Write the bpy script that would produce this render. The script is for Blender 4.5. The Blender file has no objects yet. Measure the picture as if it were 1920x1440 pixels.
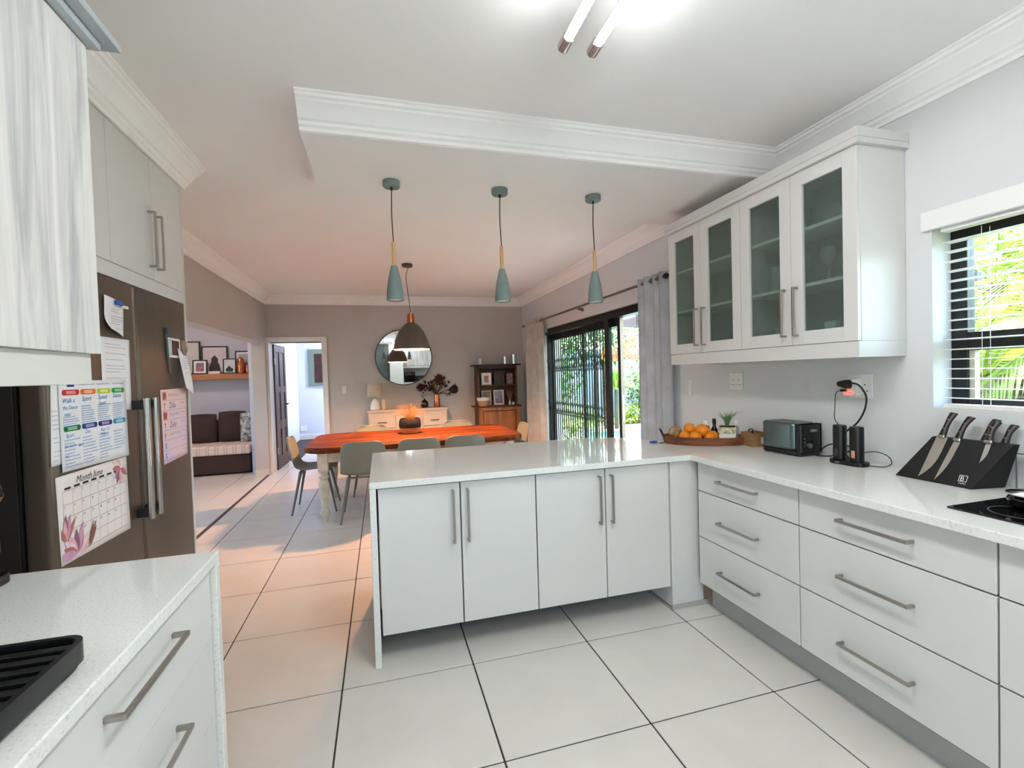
import bpy, bmesh, math, random
from mathutils import Vector, Matrix
random.seed(7)
S = bpy.context.scene
C = S.collection

# ---------------------------------------------------------------- camera
cam_d = bpy.data.cameras.new('camera'); cam = bpy.data.objects.new('camera', cam_d); C.objects.link(cam)
_f, _yaw, _pit, _rol, _h = 877.9, 0.272655, -0.023084, -0.029754, 1.40393
_cy, _sy, _cp, _sp = math.cos(_yaw), math.sin(_yaw), math.cos(_pit), math.sin(_pit)
_F = Vector((_sy*_cp, _cy*_cp, _sp)); _R = Vector((_cy, -_sy, 0)); _U = _R.cross(_F)
_c, _s = math.cos(_rol), math.sin(_rol)
_R2 = _c*_R + _s*_U; _U2 = -_s*_R + _c*_U
cam.matrix_world = Matrix(((_R2.x, _U2.x, -_F.x, 0), (_R2.y, _U2.y, -_F.y, 0), (_R2.z, _U2.z, -_F.z, _h), (0, 0, 0, 1)))
cam_d.sensor_width = 36; cam_d.lens = _f/1920*36; cam_d.clip_start = 0.02
S.camera = cam

# ---------------------------------------------------------------- world, sun, exposure
W = bpy.data.worlds.new('sky'); S.world = W; W.use_nodes = True
_n = W.node_tree.nodes; _l = W.node_tree.links; _n.clear()
_sky = _n.new('ShaderNodeTexSky'); _sky.sky_type = 'NISHITA'; _sky.sun_disc = False
_sky.sun_elevation = math.radians(58); _sky.sun_rotation = math.radians(59); _sky.air_density = 1.0; _sky.dust_density = 2.5; _sky.ozone_density = 1.0
_bg = _n.new('ShaderNodeBackground'); _bg.inputs['Strength'].default_value = 1.0
_o = _n.new('ShaderNodeOutputWorld'); _l.new(_sky.outputs[0], _bg.inputs[0]); _l.new(_bg.outputs[0], _o.inputs[0])
sun_d = bpy.data.lights.new('sun', 'SUN'); sun_d.energy = 4.5; sun_d.angle = math.radians(1.0); sun_d.color = (1, .95, .87)
sun = bpy.data.objects.new('sun', sun_d); C.objects.link(sun)
sun.rotation_euler = Vector((-0.5, -0.3, -1.0)).to_track_quat('-Z', 'Y').to_euler()
S.view_settings.view_transform = 'Standard'; S.view_settings.look = 'None'
S.view_settings.exposure = 2.32; S.view_settings.gamma = 1.0; S.view_settings.use_curve_mapping = False
S.cycles.use_denoising = True
S.cycles.max_bounces = 9; S.cycles.diffuse_bounces = 5; S.cycles.glossy_bounces = 4; S.cycles.transmission_bounces = 8; S.cycles.transparent_max_bounces = 12
S.cycles.sample_clamp_indirect = 6.0
S.cycles.caustics_reflective = False; S.cycles.caustics_refractive = False

TUBE_POWER = 20.5        # emission of the kitchen ceiling tubes
PENDANT_W = 46.0         # dining pendant bulb

def portal(loc, sx, sy, rot):        # sampling aid for daylight through a wall opening, gives off no light itself
    d = bpy.data.lights.new('daylight_portal', 'AREA'); d.shape = 'RECTANGLE'; d.size = sx; d.size_y = sy
    d.cycles.is_portal = True
    o = bpy.data.objects.new('daylight_portal', d); C.objects.link(o); o.location = loc; o.rotation_euler = rot
XW = 2.38                            # inner face of the right wall
portal((XW+.26, 5.15, 1.0), 2.05, 2.9, (0, math.pi/2, 0))
portal((-4.55, 4.9, 1.5), 1.2, 1.8, (0, -math.pi/2, 0))
portal((-.62, -2.45, 1.2), .8, 1.9, (math.pi/2, 0, 0))
portal((XW+.26, 0.85, 1.59), .82, 1.32, (0, math.pi/2, 0))

# ---------------------------------------------------------------- helpers
ORG = {}
def lin(c):
    return tuple(((v/255)/12.92 if v/255 <= .04045 else ((v/255+.055)/1.055)**2.4) for v in c) + (1,)
MATS = {}
def M(name, col, rough=.5, metal=0., spec=.5, var=0., vscale=8., stretch=(1, 1, 1), bump=0., bscale=60., col2=None, sheen=0., coat=0., trans=0., ior=1.45, emit=None, estr=0., rand=0., detail=4):
    if name in MATS: return MATS[name]
    m = bpy.data.materials.new(name); m.use_nodes = True; MATS[name] = m
    nt = m.node_tree; b = nt.nodes['Principled BSDF']
    b.inputs['Base Color'].default_value = lin(col); b.inputs['Roughness'].default_value = rough; b.inputs['Metallic'].default_value = metal
    b.inputs['Specular IOR Level'].default_value = spec; b.inputs['IOR'].default_value = ior
    if sheen: b.inputs['Sheen Weight'].default_value = sheen
    if coat: b.inputs['Coat Weight'].default_value = coat; b.inputs['Coat Roughness'].default_value = .12
    if trans: b.inputs['Transmission Weight'].default_value = trans
    if emit: b.inputs['Emission Color'].default_value = lin(emit); b.inputs['Emission Strength'].default_value = estr
    tc = None
    def coords():
        nonlocal tc
        if tc is None:
            t = nt.nodes.new('ShaderNodeTexCoord'); tc = nt.nodes.new('ShaderNodeMapping'); tc.inputs['Scale'].default_value = stretch
            nt.links.new(t.outputs['Object'], tc.inputs[0])
        return tc.outputs[0]
    if var or col2:
        no = nt.nodes.new('ShaderNodeTexNoise'); no.inputs['Scale'].default_value = vscale; no.inputs['Detail'].default_value = detail
        nt.links.new(coords(), no.inputs['Vector'])
        r = nt.nodes.new('ShaderNodeValToRGB'); r.color_ramp.elements[0].position = .32; r.color_ramp.elements[1].position = .68
        a = lin(col); c2 = lin(col2) if col2 else tuple(min(1, v*(1+var)) for v in a[:3])+(1,)
        a1 = a if col2 else tuple(v*(1-var) for v in a[:3])+(1,)
        r.color_ramp.elements[0].color = a1; r.color_ramp.elements[1].color = c2
        nt.links.new(no.outputs['Fac'], r.inputs[0])
        out = r.outputs[0]
        if rand:
            oi = nt.nodes.new('ShaderNodeObjectInfo'); hs = nt.nodes.new('ShaderNodeHueSaturation')
            mr = nt.nodes.new('ShaderNodeMapRange'); mr.inputs['To Min'].default_value = 1-rand; mr.inputs['To Max'].default_value = 1+rand
            nt.links.new(oi.outputs['Random'], mr.inputs[0]); nt.links.new(mr.outputs[0], hs.inputs['Value']); nt.links.new(out, hs.inputs['Color']); out = hs.outputs[0]
        nt.links.new(out, b.inputs['Base Color'])
    if bump:
        n2 = nt.nodes.new('ShaderNodeTexNoise'); n2.inputs['Scale'].default_value = bscale; n2.inputs['Detail'].default_value = 3
        nt.links.new(coords(), n2.inputs['Vector']); bp = nt.nodes.new('ShaderNodeBump'); bp.inputs['Strength'].default_value = bump; bp.inputs['Distance'].default_value = .01
        nt.links.new(n2.outputs['Fac'], bp.inputs['Height']); nt.links.new(bp.outputs[0], b.inputs['Normal'])
    return m
def pane_mat(name, tint, gloss=.07, rough=.02):
    m = bpy.data.materials.new(name); m.use_nodes = True; nt = m.node_tree; nt.nodes.clear()
    t = nt.nodes.new('ShaderNodeBsdfTransparent'); t.inputs[0].default_value = lin(tint)
    g = nt.nodes.new('ShaderNodeBsdfGlossy'); g.inputs['Roughness'].default_value = rough
    x = nt.nodes.new('ShaderNodeMixShader'); x.inputs[0].default_value = gloss
    o = nt.nodes.new('ShaderNodeOutputMaterial'); nt.links.new(t.outputs[0], x.inputs[1]); nt.links.new(g.outputs[0], x.inputs[2]); nt.links.new(x.outputs[0], o.inputs[0])
    return m
def frosted(name, tint, rough=.25):
    m = pane_mat(name, tint, .07, rough); nt = m.node_tree; o = nt.nodes['Material Output']; x0_ = o.inputs[0].links[0].from_node
    d = nt.nodes.new('ShaderNodeBsdfTranslucent'); d.inputs[0].default_value = lin((176, 190, 186)); d2 = nt.nodes.new('ShaderNodeBsdfDiffuse'); d2.inputs[0].default_value = lin((150, 164, 160))
    a = nt.nodes.new('ShaderNodeMixShader'); a.inputs[0].default_value = .6; nt.links.new(d.outputs[0], a.inputs[1]); nt.links.new(d2.outputs[0], a.inputs[2])
    b = nt.nodes.new('ShaderNodeMixShader'); b.inputs[0].default_value = .13; nt.links.new(x0_.outputs[0], b.inputs[1]); nt.links.new(a.outputs[0], b.inputs[2]); nt.links.new(b.outputs[0], o.inputs[0])
    return m
def translucent(name, col, amt=.4, rough=.8, col2=None):
    m = M(name, col, rough, var=.12 if not col2 else 0, vscale=6, col2=col2); nt = m.node_tree; b = nt.nodes['Principled BSDF']; o = nt.nodes['Material Output']
    t = nt.nodes.new('ShaderNodeBsdfTranslucent'); x = nt.nodes.new('ShaderNodeMixShader'); x.inputs[0].default_value = amt
    if b.inputs['Base Color'].links: nt.links.new(b.inputs['Base Color'].links[0].from_socket, t.inputs[0])
    else: t.inputs[0].default_value = lin(col)
    nt.links.new(b.outputs[0], x.inputs[1]); nt.links.new(t.outputs[0], x.inputs[2]); nt.links.new(x.outputs[0], o.inputs[0])
    return m

def bm_(): return bmesh.new()
def box(bm, x0, x1, y0, y1, z0, z1):
    if x0 > x1: x0, x1 = x1, x0
    if y0 > y1: y0, y1 = y1, y0
    if z0 > z1: z0, z1 = z1, z0
    v = [bm.verts.new(p) for p in ((x0,y0,z0),(x1,y0,z0),(x1,y1,z0),(x0,y1,z0),(x0,y0,z1),(x1,y0,z1),(x1,y1,z1),(x0,y1,z1))]
    for f in ((3,2,1,0),(4,5,6,7),(0,1,5,4),(1,2,6,5),(2,3,7,6),(3,0,4,7)): bm.faces.new([v[i] for i in f])
    return bm
def B(*a): return box(bm_(), *a)
def _frame(d):
    d = Vector(d).normalized(); u = d.cross(Vector((0,0,1)) if abs(d.z) < .95 else Vector((1,0,0))).normalized(); return u, d.cross(u).normalized()
def cone(bm, p0, p1, r0, r1, n=16, cap=True):
    p0, p1 = Vector(p0), Vector(p1); u, w = _frame(p1-p0)
    a = [bm.verts.new(p0+r0*(math.cos(2*math.pi*i/n)*u+math.sin(2*math.pi*i/n)*w)) for i in range(n)]
    b = [bm.verts.new(p1+r1*(math.cos(2*math.pi*i/n)*u+math.sin(2*math.pi*i/n)*w)) for i in range(n)]
    for i in range(n): bm.faces.new((a[i], b[i], b[(i+1)%n], a[(i+1)%n]))
    if cap: bm.faces.new(a); bm.faces.new(b[::-1])
    return bm
def lathe(bm, prof, c=(0,0,0), n=28, sx=1, sy=1):
    rings = []
    for r, z in prof:
        if r < 1e-5: rings.append([bm.verts.new((c[0], c[1], c[2]+z))])
        else: rings.append([bm.verts.new((c[0]+sx*r*math.cos(2*math.pi*i/n), c[1]+sy*r*math.sin(2*math.pi*i/n), c[2]+z)) for i in range(n)])
    for a, b in zip(rings, rings[1:]):
        for i in range(n):
            j = (i+1) % n
            if len(a) == 1 and len(b) == 1: continue
            if len(a) == 1: bm.faces.new((a[0], b[j], b[i]))
            elif len(b) == 1: bm.faces.new((a[i], a[j], b[0]))
            else: bm.faces.new((a[i], a[j], b[j], b[i]))
    return bm
def smooth_path(pts, k=6):
    pts = [Vector(p) for p in pts]; out = []
    for i in range(len(pts)-1):
        p0, p1, p2, p3 = pts[max(i-1,0)], pts[i], pts[i+1], pts[min(i+2, len(pts)-1)]
        for s in range(k):
            t = s/k; out.append(.5*((2*p1)+(p2-p0)*t+(2*p0-5*p1+4*p2-p3)*t*t+(3*p1-p0-3*p2+p3)*t**3))
    out.append(pts[-1]); return out
def tube(bm, pts, r, n=8, k=6, rf=None):
    P = smooth_path(pts, k) if k > 1 else [Vector(p) for p in pts]
    rings = []; u = None
    for i, p in enumerate(P):
        d = (P[min(i+1, len(P)-1)]-P[max(i-1, 0)]).normalized()
        if u is None: u, _ = _frame(d)
        u = (u-u.dot(d)*d).normalized(); w = d.cross(u); rr = r if rf is None else r*rf(i/(len(P)-1))
        rings.append([bm.verts.new(p+rr*(math.cos(2*math.pi*q/n)*u+math.sin(2*math.pi*q/n)*w)) for q in range(n)])
    for a, b in zip(rings, rings[1:]):
        for q in range(n): bm.faces.new((a[q], a[(q+1)%n], b[(q+1)%n], b[q]))
    bm.faces.new(rings[0][::-1]); bm.faces.new(rings[-1]); return bm
def prism(bm, poly, z0, z1):
    a = [bm.verts.new((x, y, z0)) for x, y in poly]; b = [bm.verts.new((x, y, z1)) for x, y in poly]; n = len(poly)
    bm.faces.new(a[::-1]); bm.faces.new(b)
    for i in range(n): bm.faces.new((a[i], a[(i+1)%n], b[(i+1)%n], b[i]))
    return bm
def prism3(bm, poly3, off):
    off = Vector(off); a = [bm.verts.new(Vector(p)) for p in poly3]; b = [bm.verts.new(Vector(p)+off) for p in poly3]; n = len(a)
    bm.faces.new(a[::-1]); bm.faces.new(b)
    for i in range(n): bm.faces.new((a[i], a[(i+1)%n], b[(i+1)%n], b[i]))
    return bm
def rrect(x0, x1, y0, y1, r, n=5):
    out = []
    for cx, cy, a0 in ((x1-r, y1-r, 0), (x0+r, y1-r, 90), (x0+r, y0+r, 180), (x1-r, y0+r, 270)):
        for i in range(n+1):
            a = math.radians(a0+90*i/n); out.append((cx+r*math.cos(a), cy+r*math.sin(a)))
    return out
def sweep(bm, path, prof, closed_prof=True):
    """prof: (sideways, z) points; sideways is to the left of the walking direction; mitred corners."""
    P = [Vector((x, y)) for x, y in path]; rings = []
    for i, p in enumerate(P):
        d0 = (p-P[i-1]).normalized() if i else None; d1 = (P[i+1]-p).normalized() if i < len(P)-1 else None
        d0 = d0 or d1; d1 = d1 or d0
        n0 = Vector((-d0.y, d0.x)); n1 = Vector((-d1.y, d1.x)); m = (n0+n1); m = m/(m.dot(n0))
        rings.append([bm.verts.new((p.x+m.x*s, p.y+m.y*s, z)) for s, z in prof])
    k = len(prof)
    for a, b in zip(rings, rings[1:]):
        for i in range(k if closed_prof else k-1): bm.faces.new((a[i], a[(i+1)%k], b[(i+1)%k], b[i]))
    if closed_prof: bm.faces.new(rings[0][::-1]); bm.faces.new(rings[-1])
    return bm
def grid(bm, nu, nv, fn):
    v = [[bm.verts.new(fn(i/nu, j/nv)) for j in range(nv+1)] for i in range(nu+1)]
    for i in range(nu):
        for j in range(nv): bm.faces.new((v[i][j], v[i+1][j], v[i+1][j+1], v[i][j+1]))
    return bm
def blob(bm, c, r, n=16, m=10, noise=0., seed=0):
    rr = random.Random(seed); c = Vector(c); r = (r, r, r) if not hasattr(r, '__len__') else r; ph = [rr.uniform(0, 6.28) for _ in range(4)]
    def f(u, v):
        th = 2*math.pi*u; fi = math.pi*(v*.998+.001); k = 1+noise*(math.sin(3*th+ph[0])*math.sin(2*fi+ph[1])+.6*math.sin(5*th+ph[2])*math.sin(4*fi))
        return c+Vector((r[0]*k*math.sin(fi)*math.cos(th), r[1]*k*math.sin(fi)*math.sin(th), -r[2]*k*math.cos(fi)))
    grid(bm, n, m, f); bmesh.ops.remove_doubles(bm, verts=bm.verts[:], dist=1e-5); return bm
def setp(o, label=None, cat=None, group=None, kind=None):
    if label: o['label'] = label
    if cat: o['category'] = cat
    if group: o['group'] = group
    if kind: o['kind'] = kind
    return o
def obj(name, bm, mat, parent=None, smooth=False, bev=0., seg=2, solid=0., sub=0, label=None, cat=None, group=None, kind=None, auto=35):
    me = bpy.data.meshes.new(name); bmesh.ops.recalc_face_normals(bm, faces=bm.faces[:]); bm.to_mesh(me); bm.free()
    for m in (mat if isinstance(mat, (list, tuple)) else [mat]): me.materials.append(m)
    o = bpy.data.objects.new(name, me); C.objects.link(o)
    if parent is not None:
        o.parent = parent; org = ORG.get(parent.name, Vector((0,0,0))); ORG[o.name] = org; me.transform(Matrix.Translation(-org))
    else:
        xs = [v.co for v in me.vertices]; lo = [min(v[i] for v in xs) for i in range(3)]; hi = [max(v[i] for v in xs) for i in range(3)]
        org = Vector(((lo[0]+hi[0])/2, (lo[1]+hi[1])/2, lo[2])); o.location = org; ORG[o.name] = org; me.transform(Matrix.Translation(-org))
    if solid: md = o.modifiers.new('thickness', 'SOLIDIFY'); md.thickness = solid; md.offset = 0
    if sub: md = o.modifiers.new('subdivision', 'SUBSURF'); md.levels = sub; md.render_levels = sub
    if bev: md = o.modifiers.new('bevel', 'BEVEL'); md.width = bev; md.segments = seg; md.limit_method = 'ANGLE'; md.angle_limit = math.radians(40); md.harden_normals = False
    if smooth:
        me.shade_smooth()
        if not sub and auto: me.set_sharp_from_angle(angle=math.radians(auto))
    return setp(o, label, cat, group, kind)
def thing(name, label, cat, loc=(0,0,0), group=None, kind=None, local=False, rotz=0):
    o = bpy.data.objects.new(name, None); C.objects.link(o); o.location = loc; o.rotation_euler = (0, 0, rotz); o.empty_display_size = .05
    ORG[o.name] = Vector((0,0,0)) if local else Vector(loc)
    return setp(o, label, cat, group, kind)
def dup(root, loc, rotz=None, label=None, group=None):
    def cp(o, parent):
        c = o.copy(); C.objects.link(c); c.parent = parent
        for ch in o.children: cp(ch, c)
        return c
    r = cp(root, None); r.location = loc
    if rotz is not None: r.rotation_euler = (0, 0, rotz)
    return setp(r, label, None, group)
_tc = {}
def textmesh(s):
    if s not in _tc:
        cu = bpy.data.curves.new('t', 'FONT'); cu.body = s; cu.size = 1; cu.resolution_u = 2
        o = bpy.data.objects.new('t', cu); C.objects.link(o); dg = bpy.context.evaluated_depsgraph_get()
        me = bpy.data.meshes.new_from_object(o.evaluated_get(dg)); bpy.data.objects.remove(o); bpy.data.curves.remove(cu); _tc[s] = me
    return _tc[s]
def text(bm, s, mat4, size, slant=0):
    me = textmesh(s); me2 = me.copy(); sh = Matrix.Identity(4); sh[0][1] = slant
    me2.transform(mat4 @ Matrix.Scale(size, 4) @ sh); bm.from_mesh(me2); bpy.data.meshes.remove(me2); return bm
def onX(x, y, z): return Matrix(((0,0,1,x),(1,0,0,y),(0,1,0,z),(0,0,0,1)))       # sheet facing +X, reading towards +Y
def onYm(x, y, z): return Matrix(((1,0,0,x),(0,0,-1,y),(0,1,0,z),(0,0,0,1)))     # sheet facing -Y, reading towards +X
def scribble(bm, p, length, h, mat4, seed=0, w=.0012):
    """a thin zigzag line of handwriting in sheet coordinates (u right, v up)"""
    r = random.Random(seed); u, v = p; pts = []; n = max(4, int(length/(h*.55)))
    for i in range(n+1): pts.append((u+length*i/n, v+(h*.5 if i % 2 else -h*.35)*r.uniform(.4, 1)))
    for (a, b), (c, d) in zip(pts, pts[1:]):
        L = math.hypot(c-a, d-b) or 1; nx, ny = -(d-b)/L*w/2, (c-a)/L*w/2
        bm.faces.new([bm.verts.new(mat4 @ Vector(q+(0,))) for q in ((a-nx, b-ny), (c-nx, d-ny), (c+nx, d+ny), (a+nx, b+ny))])
    return bm
def rect(bm, u0, u1, v0, v1, mat4, d=0.):
    bm.faces.new([bm.verts.new(mat4 @ Vector(q)) for q in ((u0, v0, d), (u1, v0, d), (u1, v1, d), (u0, v1, d))]); return bm
def polyf(bm, pts, mat4, d=0.):
    bm.faces.new([bm.verts.new(mat4 @ Vector((a, b, d))) for a, b in pts]); return bm

# ---------------------------------------------------------------- materials
m_wall = M('wall_paint', (216, 217, 218), .8, var=.02, vscale=2, bump=.03, bscale=140)
m_wall_d = M('dining_wall_paint', (196, 191, 186), .85, var=.02, vscale=2, bump=.03, bscale=140)
m_wall_b = M('lilac_wall_paint', (200, 197, 205), .85, var=.02, vscale=2, bump=.03, bscale=140)
m_ceil = M('ceiling_paint', (244, 243, 241), .9, var=.01, vscale=2)
m_corn = M('cornice_paint', (250, 249, 247), .6, var=.01)
m_grout = M('grout', (58, 50, 46), .9, var=.2, vscale=20)
m_tile = M('floor_tile', (216, 212, 204), .32, var=.035, vscale=5, bump=.02, bscale=35, rand=.02, spec=.4)
m_cab = M('grey_cabinet_satin', (214, 213, 209), .42, var=.008, vscale=3)
m_cabin = M('cabinet_inside', (196, 200, 197), .6, var=.02)
m_trimw = M('white_trim', (232, 231, 226), .5, var=.01)
m_gap = M('dark_carcass_edge', (62, 62, 60), .6, var=.05)
m_kick = M('kick_board', (176, 174, 168), .5, var=.02)
m_steel = M('brushed_steel', (172, 168, 160), .32, 1., var=.06, vscale=40, stretch=(1, 1, 8))
m_chrome = M('chrome', (220, 220, 222), .1, 1., var=.01)
m_black = M('black_plastic', (16, 16, 17), .35, var=.1)
m_blackm = M('black_metal', (14, 14, 14), .4, var=.1)
m_blackg = M('black_glass', (8, 8, 9), .05, spec=.7, var=.05)
m_white = M('white_plastic', (236, 235, 230), .4, var=.01)
m_paper = M('paper', (238, 236, 238), .8, var=.015, vscale=4)
m_glass = pane_mat('clear_glass', (240, 246, 244), .07)
m_rub = M('dark_rubber', (26, 26, 28), .6, var=.1)
m_quartz = M('white_quartz', (226, 228, 226), .06, spec=.5, var=.01)
def quartz():
    nt = m_quartz.node_tree; b = nt.nodes['Principled BSDF']; t = nt.nodes.new('ShaderNodeTexCoord')
    mp = nt.nodes.new('ShaderNodeMapping'); mp.inputs['Scale'].default_value = (1, 1, 1); nt.links.new(t.outputs['Object'], mp.inputs[0])
    n1 = nt.nodes.new('ShaderNodeTexNoise'); n1.inputs['Scale'].default_value = 170; n1.inputs['Detail'].default_value = 3; nt.links.new(mp.outputs[0], n1.inputs['Vector'])
    r = nt.nodes.new('ShaderNodeValToRGB'); e = r.color_ramp.elements
    e[0].position = .30; e[0].color = lin((204, 204, 199)); e[1].position = .42; e[1].color = lin((226, 227, 222)); x = e.new(.72); x.color = lin((232, 232, 227))
    nt.links.new(n1.outputs['Fac'], r.inputs[0]); nt.links.new(r.outputs[0], b.inputs['Base Color'])
quartz()
def woodmat(name, c1, c2, c3, scale=6, axis='x', rough=.45, dist=6, bands=1.0):
    m = bpy.data.materials.new(name); m.use_nodes = True; MATS[name] = m; nt = m.node_tree; b = nt.nodes['Principled BSDF']; b.inputs['Roughness'].default_value = rough
    t = nt.nodes.new('ShaderNodeTexCoord'); mp = nt.nodes.new('ShaderNodeMapping')
    k = {'x': (.09, 1, 1), 'y': (1, .09, 1), 'z': (1, 1, .09)}[axis]; mp.inputs['Scale'].default_value = k
    nt.links.new(t.outputs['Object'], mp.inputs[0])
    n = nt.nodes.new('ShaderNodeTexNoise'); n.inputs['Scale'].default_value = scale; n.inputs['Detail'].default_value = 8; n.inputs['Roughness'].default_value = .62; n.inputs['Distortion'].default_value = bands
    nt.links.new(mp.outputs[0], n.inputs['Vector'])
    r = nt.nodes.new('ShaderNodeValToRGB'); e = r.color_ramp.elements; e[0].position = .36; e[0].color = lin(c1); e[1].position = .64; e[1].color = lin(c3); x = e.new(.5); x.color = lin(c2)
    nt.links.new(n.outputs['Fac'], r.inputs[0]); nt.links.new(r.outputs[0], b.inputs['Base Color'])
    bp = nt.nodes.new('ShaderNodeBump'); bp.inputs['Strength'].default_value = .12; bp.inputs['Distance'].default_value = .004; nt.links.new(n.outputs['Fac'], bp.inputs['Height']); nt.links.new(bp.outputs[0], b.inputs['Normal'])
    return m
m_wwood = woodmat('whitewashed_wood', (178, 180, 182), (212, 211, 208), (228, 227, 224), 13, 'z', .5)
m_table = woodmat('reclaimed_table_wood', (32, 12, 2), (98, 42, 8), (164, 82, 20), 10, 'x', .55)
m_table.node_tree.nodes['Principled BSDF'].inputs['Specular IOR Level'].default_value = .2
m_hutch = woodmat('dark_stained_wood', (46, 23, 12), (84, 42, 20), (112, 62, 32), 8, 'x', .45)
m_hutchl = woodmat('honey_stained_wood', (104, 58, 26), (146, 86, 42), (170, 108, 58), 7, 'z', .45)
m_door = woodmat('brown_door_wood', (40, 22, 12), (72, 44, 24), (92, 60, 34), 8, 'z', .6)
m_beech = woodmat('pale_beech', (196, 152, 100), (214, 174, 122), (226, 190, 142), 14, 'z', .5)
m_tray = woodmat('tray_wood', (84, 44, 26), (122, 66, 40), (140, 82, 52), 14, 'x', .5)
m_shelf = woodmat('pine_shelf', (124, 72, 38), (160, 98, 56), (180, 120, 74), 9, 'x', .5)
m_distress = M('distressed_white_paint', (206, 198, 178), .6, col2=(232, 226, 210), vscale=14, bump=.15, bscale=20)
m_cream = M('cream_furniture_paint', (206, 192, 176), .5, var=.03, vscale=5)

# ================================================================ SETTING
CZ = 2.67
def struct(name, bm, mat, parent=None, **k):
    o = obj(name, bm, mat, parent, **k)
    if parent is None: o['kind'] = 'structure'
    return o
# floor: grout bed and single tiles
fl = struct('floor', B(-4.4, XW+.22, -2.4, 12.0, -.2, -.004), m_grout)
TX0, TY0, T, G = -.2158, 2.2204, .6, .0035
_full = None
for i in range(-8, 6):
    for j in range(-8, 17):
        x0, x1, y0, y1 = TX0+i*T+G, TX0+(i+1)*T-G, TY0+j*T+G, TY0+(j+1)*T-G
        if y0 > 7.7 and x0 < -1.8 and y0 > 8.7: continue
        if y0 > 8.8 and x0 > .3: continue
        if x1 < -1.9 and y1 < 3.0: continue
        if x0 > 1.9 and y1 < 3 and x0 > 2.1: continue
        cx1 = min(x1, XW+.2); cy1 = min(y1, 11.95); cx0 = max(x0, -4.3); cy0 = max(y0, -2.3)
        if cx1-cx0 < .02 or cy1-cy0 < .02: continue
        if (cx0, cx1, cy0, cy1) == (x0, x1, y0, y1):
            if _full is None:
                bm = B(x0, x1, y0, y1, -.012, 0); _full = obj('tile', bm, m_tile, fl, bev=.0015, seg=1); _f0 = (x0, y0)
            else:
                c = _full.copy(); C.objects.link(c); c.parent = fl; c.location = (x0-_f0[0], y0-_f0[1], 0)
        else: obj('tile', B(cx0, cx1, cy0, cy1, -.012, 0), m_tile, fl, bev=.0015, seg=1)
struct('trim_1', B(-1.67, -1.635, 4.0, 7.66, -.002, .004), M('threshold_strip', (70, 58, 52), .5, var=.1))
struct('ceiling', B(-4.6, XW+.3, -2.4, 12.1, CZ, CZ+.2), m_ceil)
struct('sun_block_eave', B(XW+.3, XW+1.25, -2.4, 2.9, CZ, CZ+.12), m_ceil)  # unseen eave, added to keep direct sun off the kitchen window
struct('ceiling_bulkhead', B(-.32, XW, 2.35, 3.255, 2.54, CZ), m_ceil)
# right wall with window and sliding door openings
WY0, WY1, WZ0, WZ1 = .25, 1.51, 1.19, 1.99
DY0, DY1, DZ1 = 3.62, 6.62, 2.045
bm = bm_()
x0, x1 = XW, XW+.24
for y0, y1, z0, z1 in ((-2.4, WY0, 0, CZ), (WY0, WY1, 0, WZ0), (WY0, WY1, WZ1, CZ), (WY1, DY0, 0, CZ), (DY0, DY1, DZ1, CZ), (DY1, 7.99, 0, CZ)): box(bm, x0, x1, y0, y1, z0, z1)
bmesh.ops.remove_doubles(bm, verts=bm.verts[:], dist=1e-5)
struct('wall_right', bm, m_wall)
# far wall with doorway
FX0, FX1, FZ1 = -1.60, -.862, 1.975
bm = bm_()
for xa, xb, z0, z1 in ((-1.82, FX0, 0, CZ), (FX0, FX1, FZ1, CZ), (FX1, XW, 0, CZ)): box(bm, xa, xb, 7.75, 7.97, z0, z1)
struct('wall_far', bm, m_wall_d)
# dining left wall: solid start, lintel over the wide opening
bm = bm_(); box(bm, -1.82, -1.64, 3.165, 4.0, 0, CZ); box(bm, -1.82, -1.64, 4.0, 7.66, 1.96, CZ); box(bm, -1.82, -1.64, 7.66, 7.75, 0, CZ)
struct('wall_left', bm, m_wall_d)
bm = bm_(); box(bm, -1.95, -1.06, -2.4, 1.60, 0, CZ); box(bm, -1.95, -1.82, 1.60, 3.165, 0, CZ)
struct('wall_kitchen', bm, m_wall)
bm = bm_()
for xa, xb, z0, z1 in ((-1.06, -1.0, 0, CZ), (-1.0, -.22, 0, .25), (-1.0, -.22, 2.15, CZ), (-.22, XW, 0, CZ)): box(bm, xa, xb, -2.4, -2.2, z0, z1)
struct('wall_back', bm, m_wall)
w2 = thing('added_window_2', 'black framed window added in the wall behind the camera as fill light', None, (-.5, -2.3, .85), kind='structure')  # unseen window, added so daylight fills the kitchen from behind
bm = bm_(); box(bm, -1.0, -.95, -2.33, -2.28, .25, 2.15); box(bm, -.27, -.22, -2.33, -2.28, .25, 2.15); box(bm, -.95, -.27, -2.33, -2.28, .25, .3); box(bm, -.95, -.27, -2.33, -2.28, 2.1, 2.15)
obj('frame', bm, m_blackm, w2); obj('pane', B(-.95, -.27, -2.307, -2.302, .3, 2.1), m_glass, w2)
d3 = thing('door_3', 'charcoal door in the wall behind the camera', None, (.06, -2.19, 0), kind='structure'); m_char = M('charcoal_paint', (74, 80, 78), .5, var=.02)
obj('leaf', B(-.19, .31, -2.199, -2.17, .005, 2.6), m_char, d3, bev=.003); obj('handle', B(.24, .255, -2.17, -2.13, 1.0, 1.15), m_steel, d3)
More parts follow.
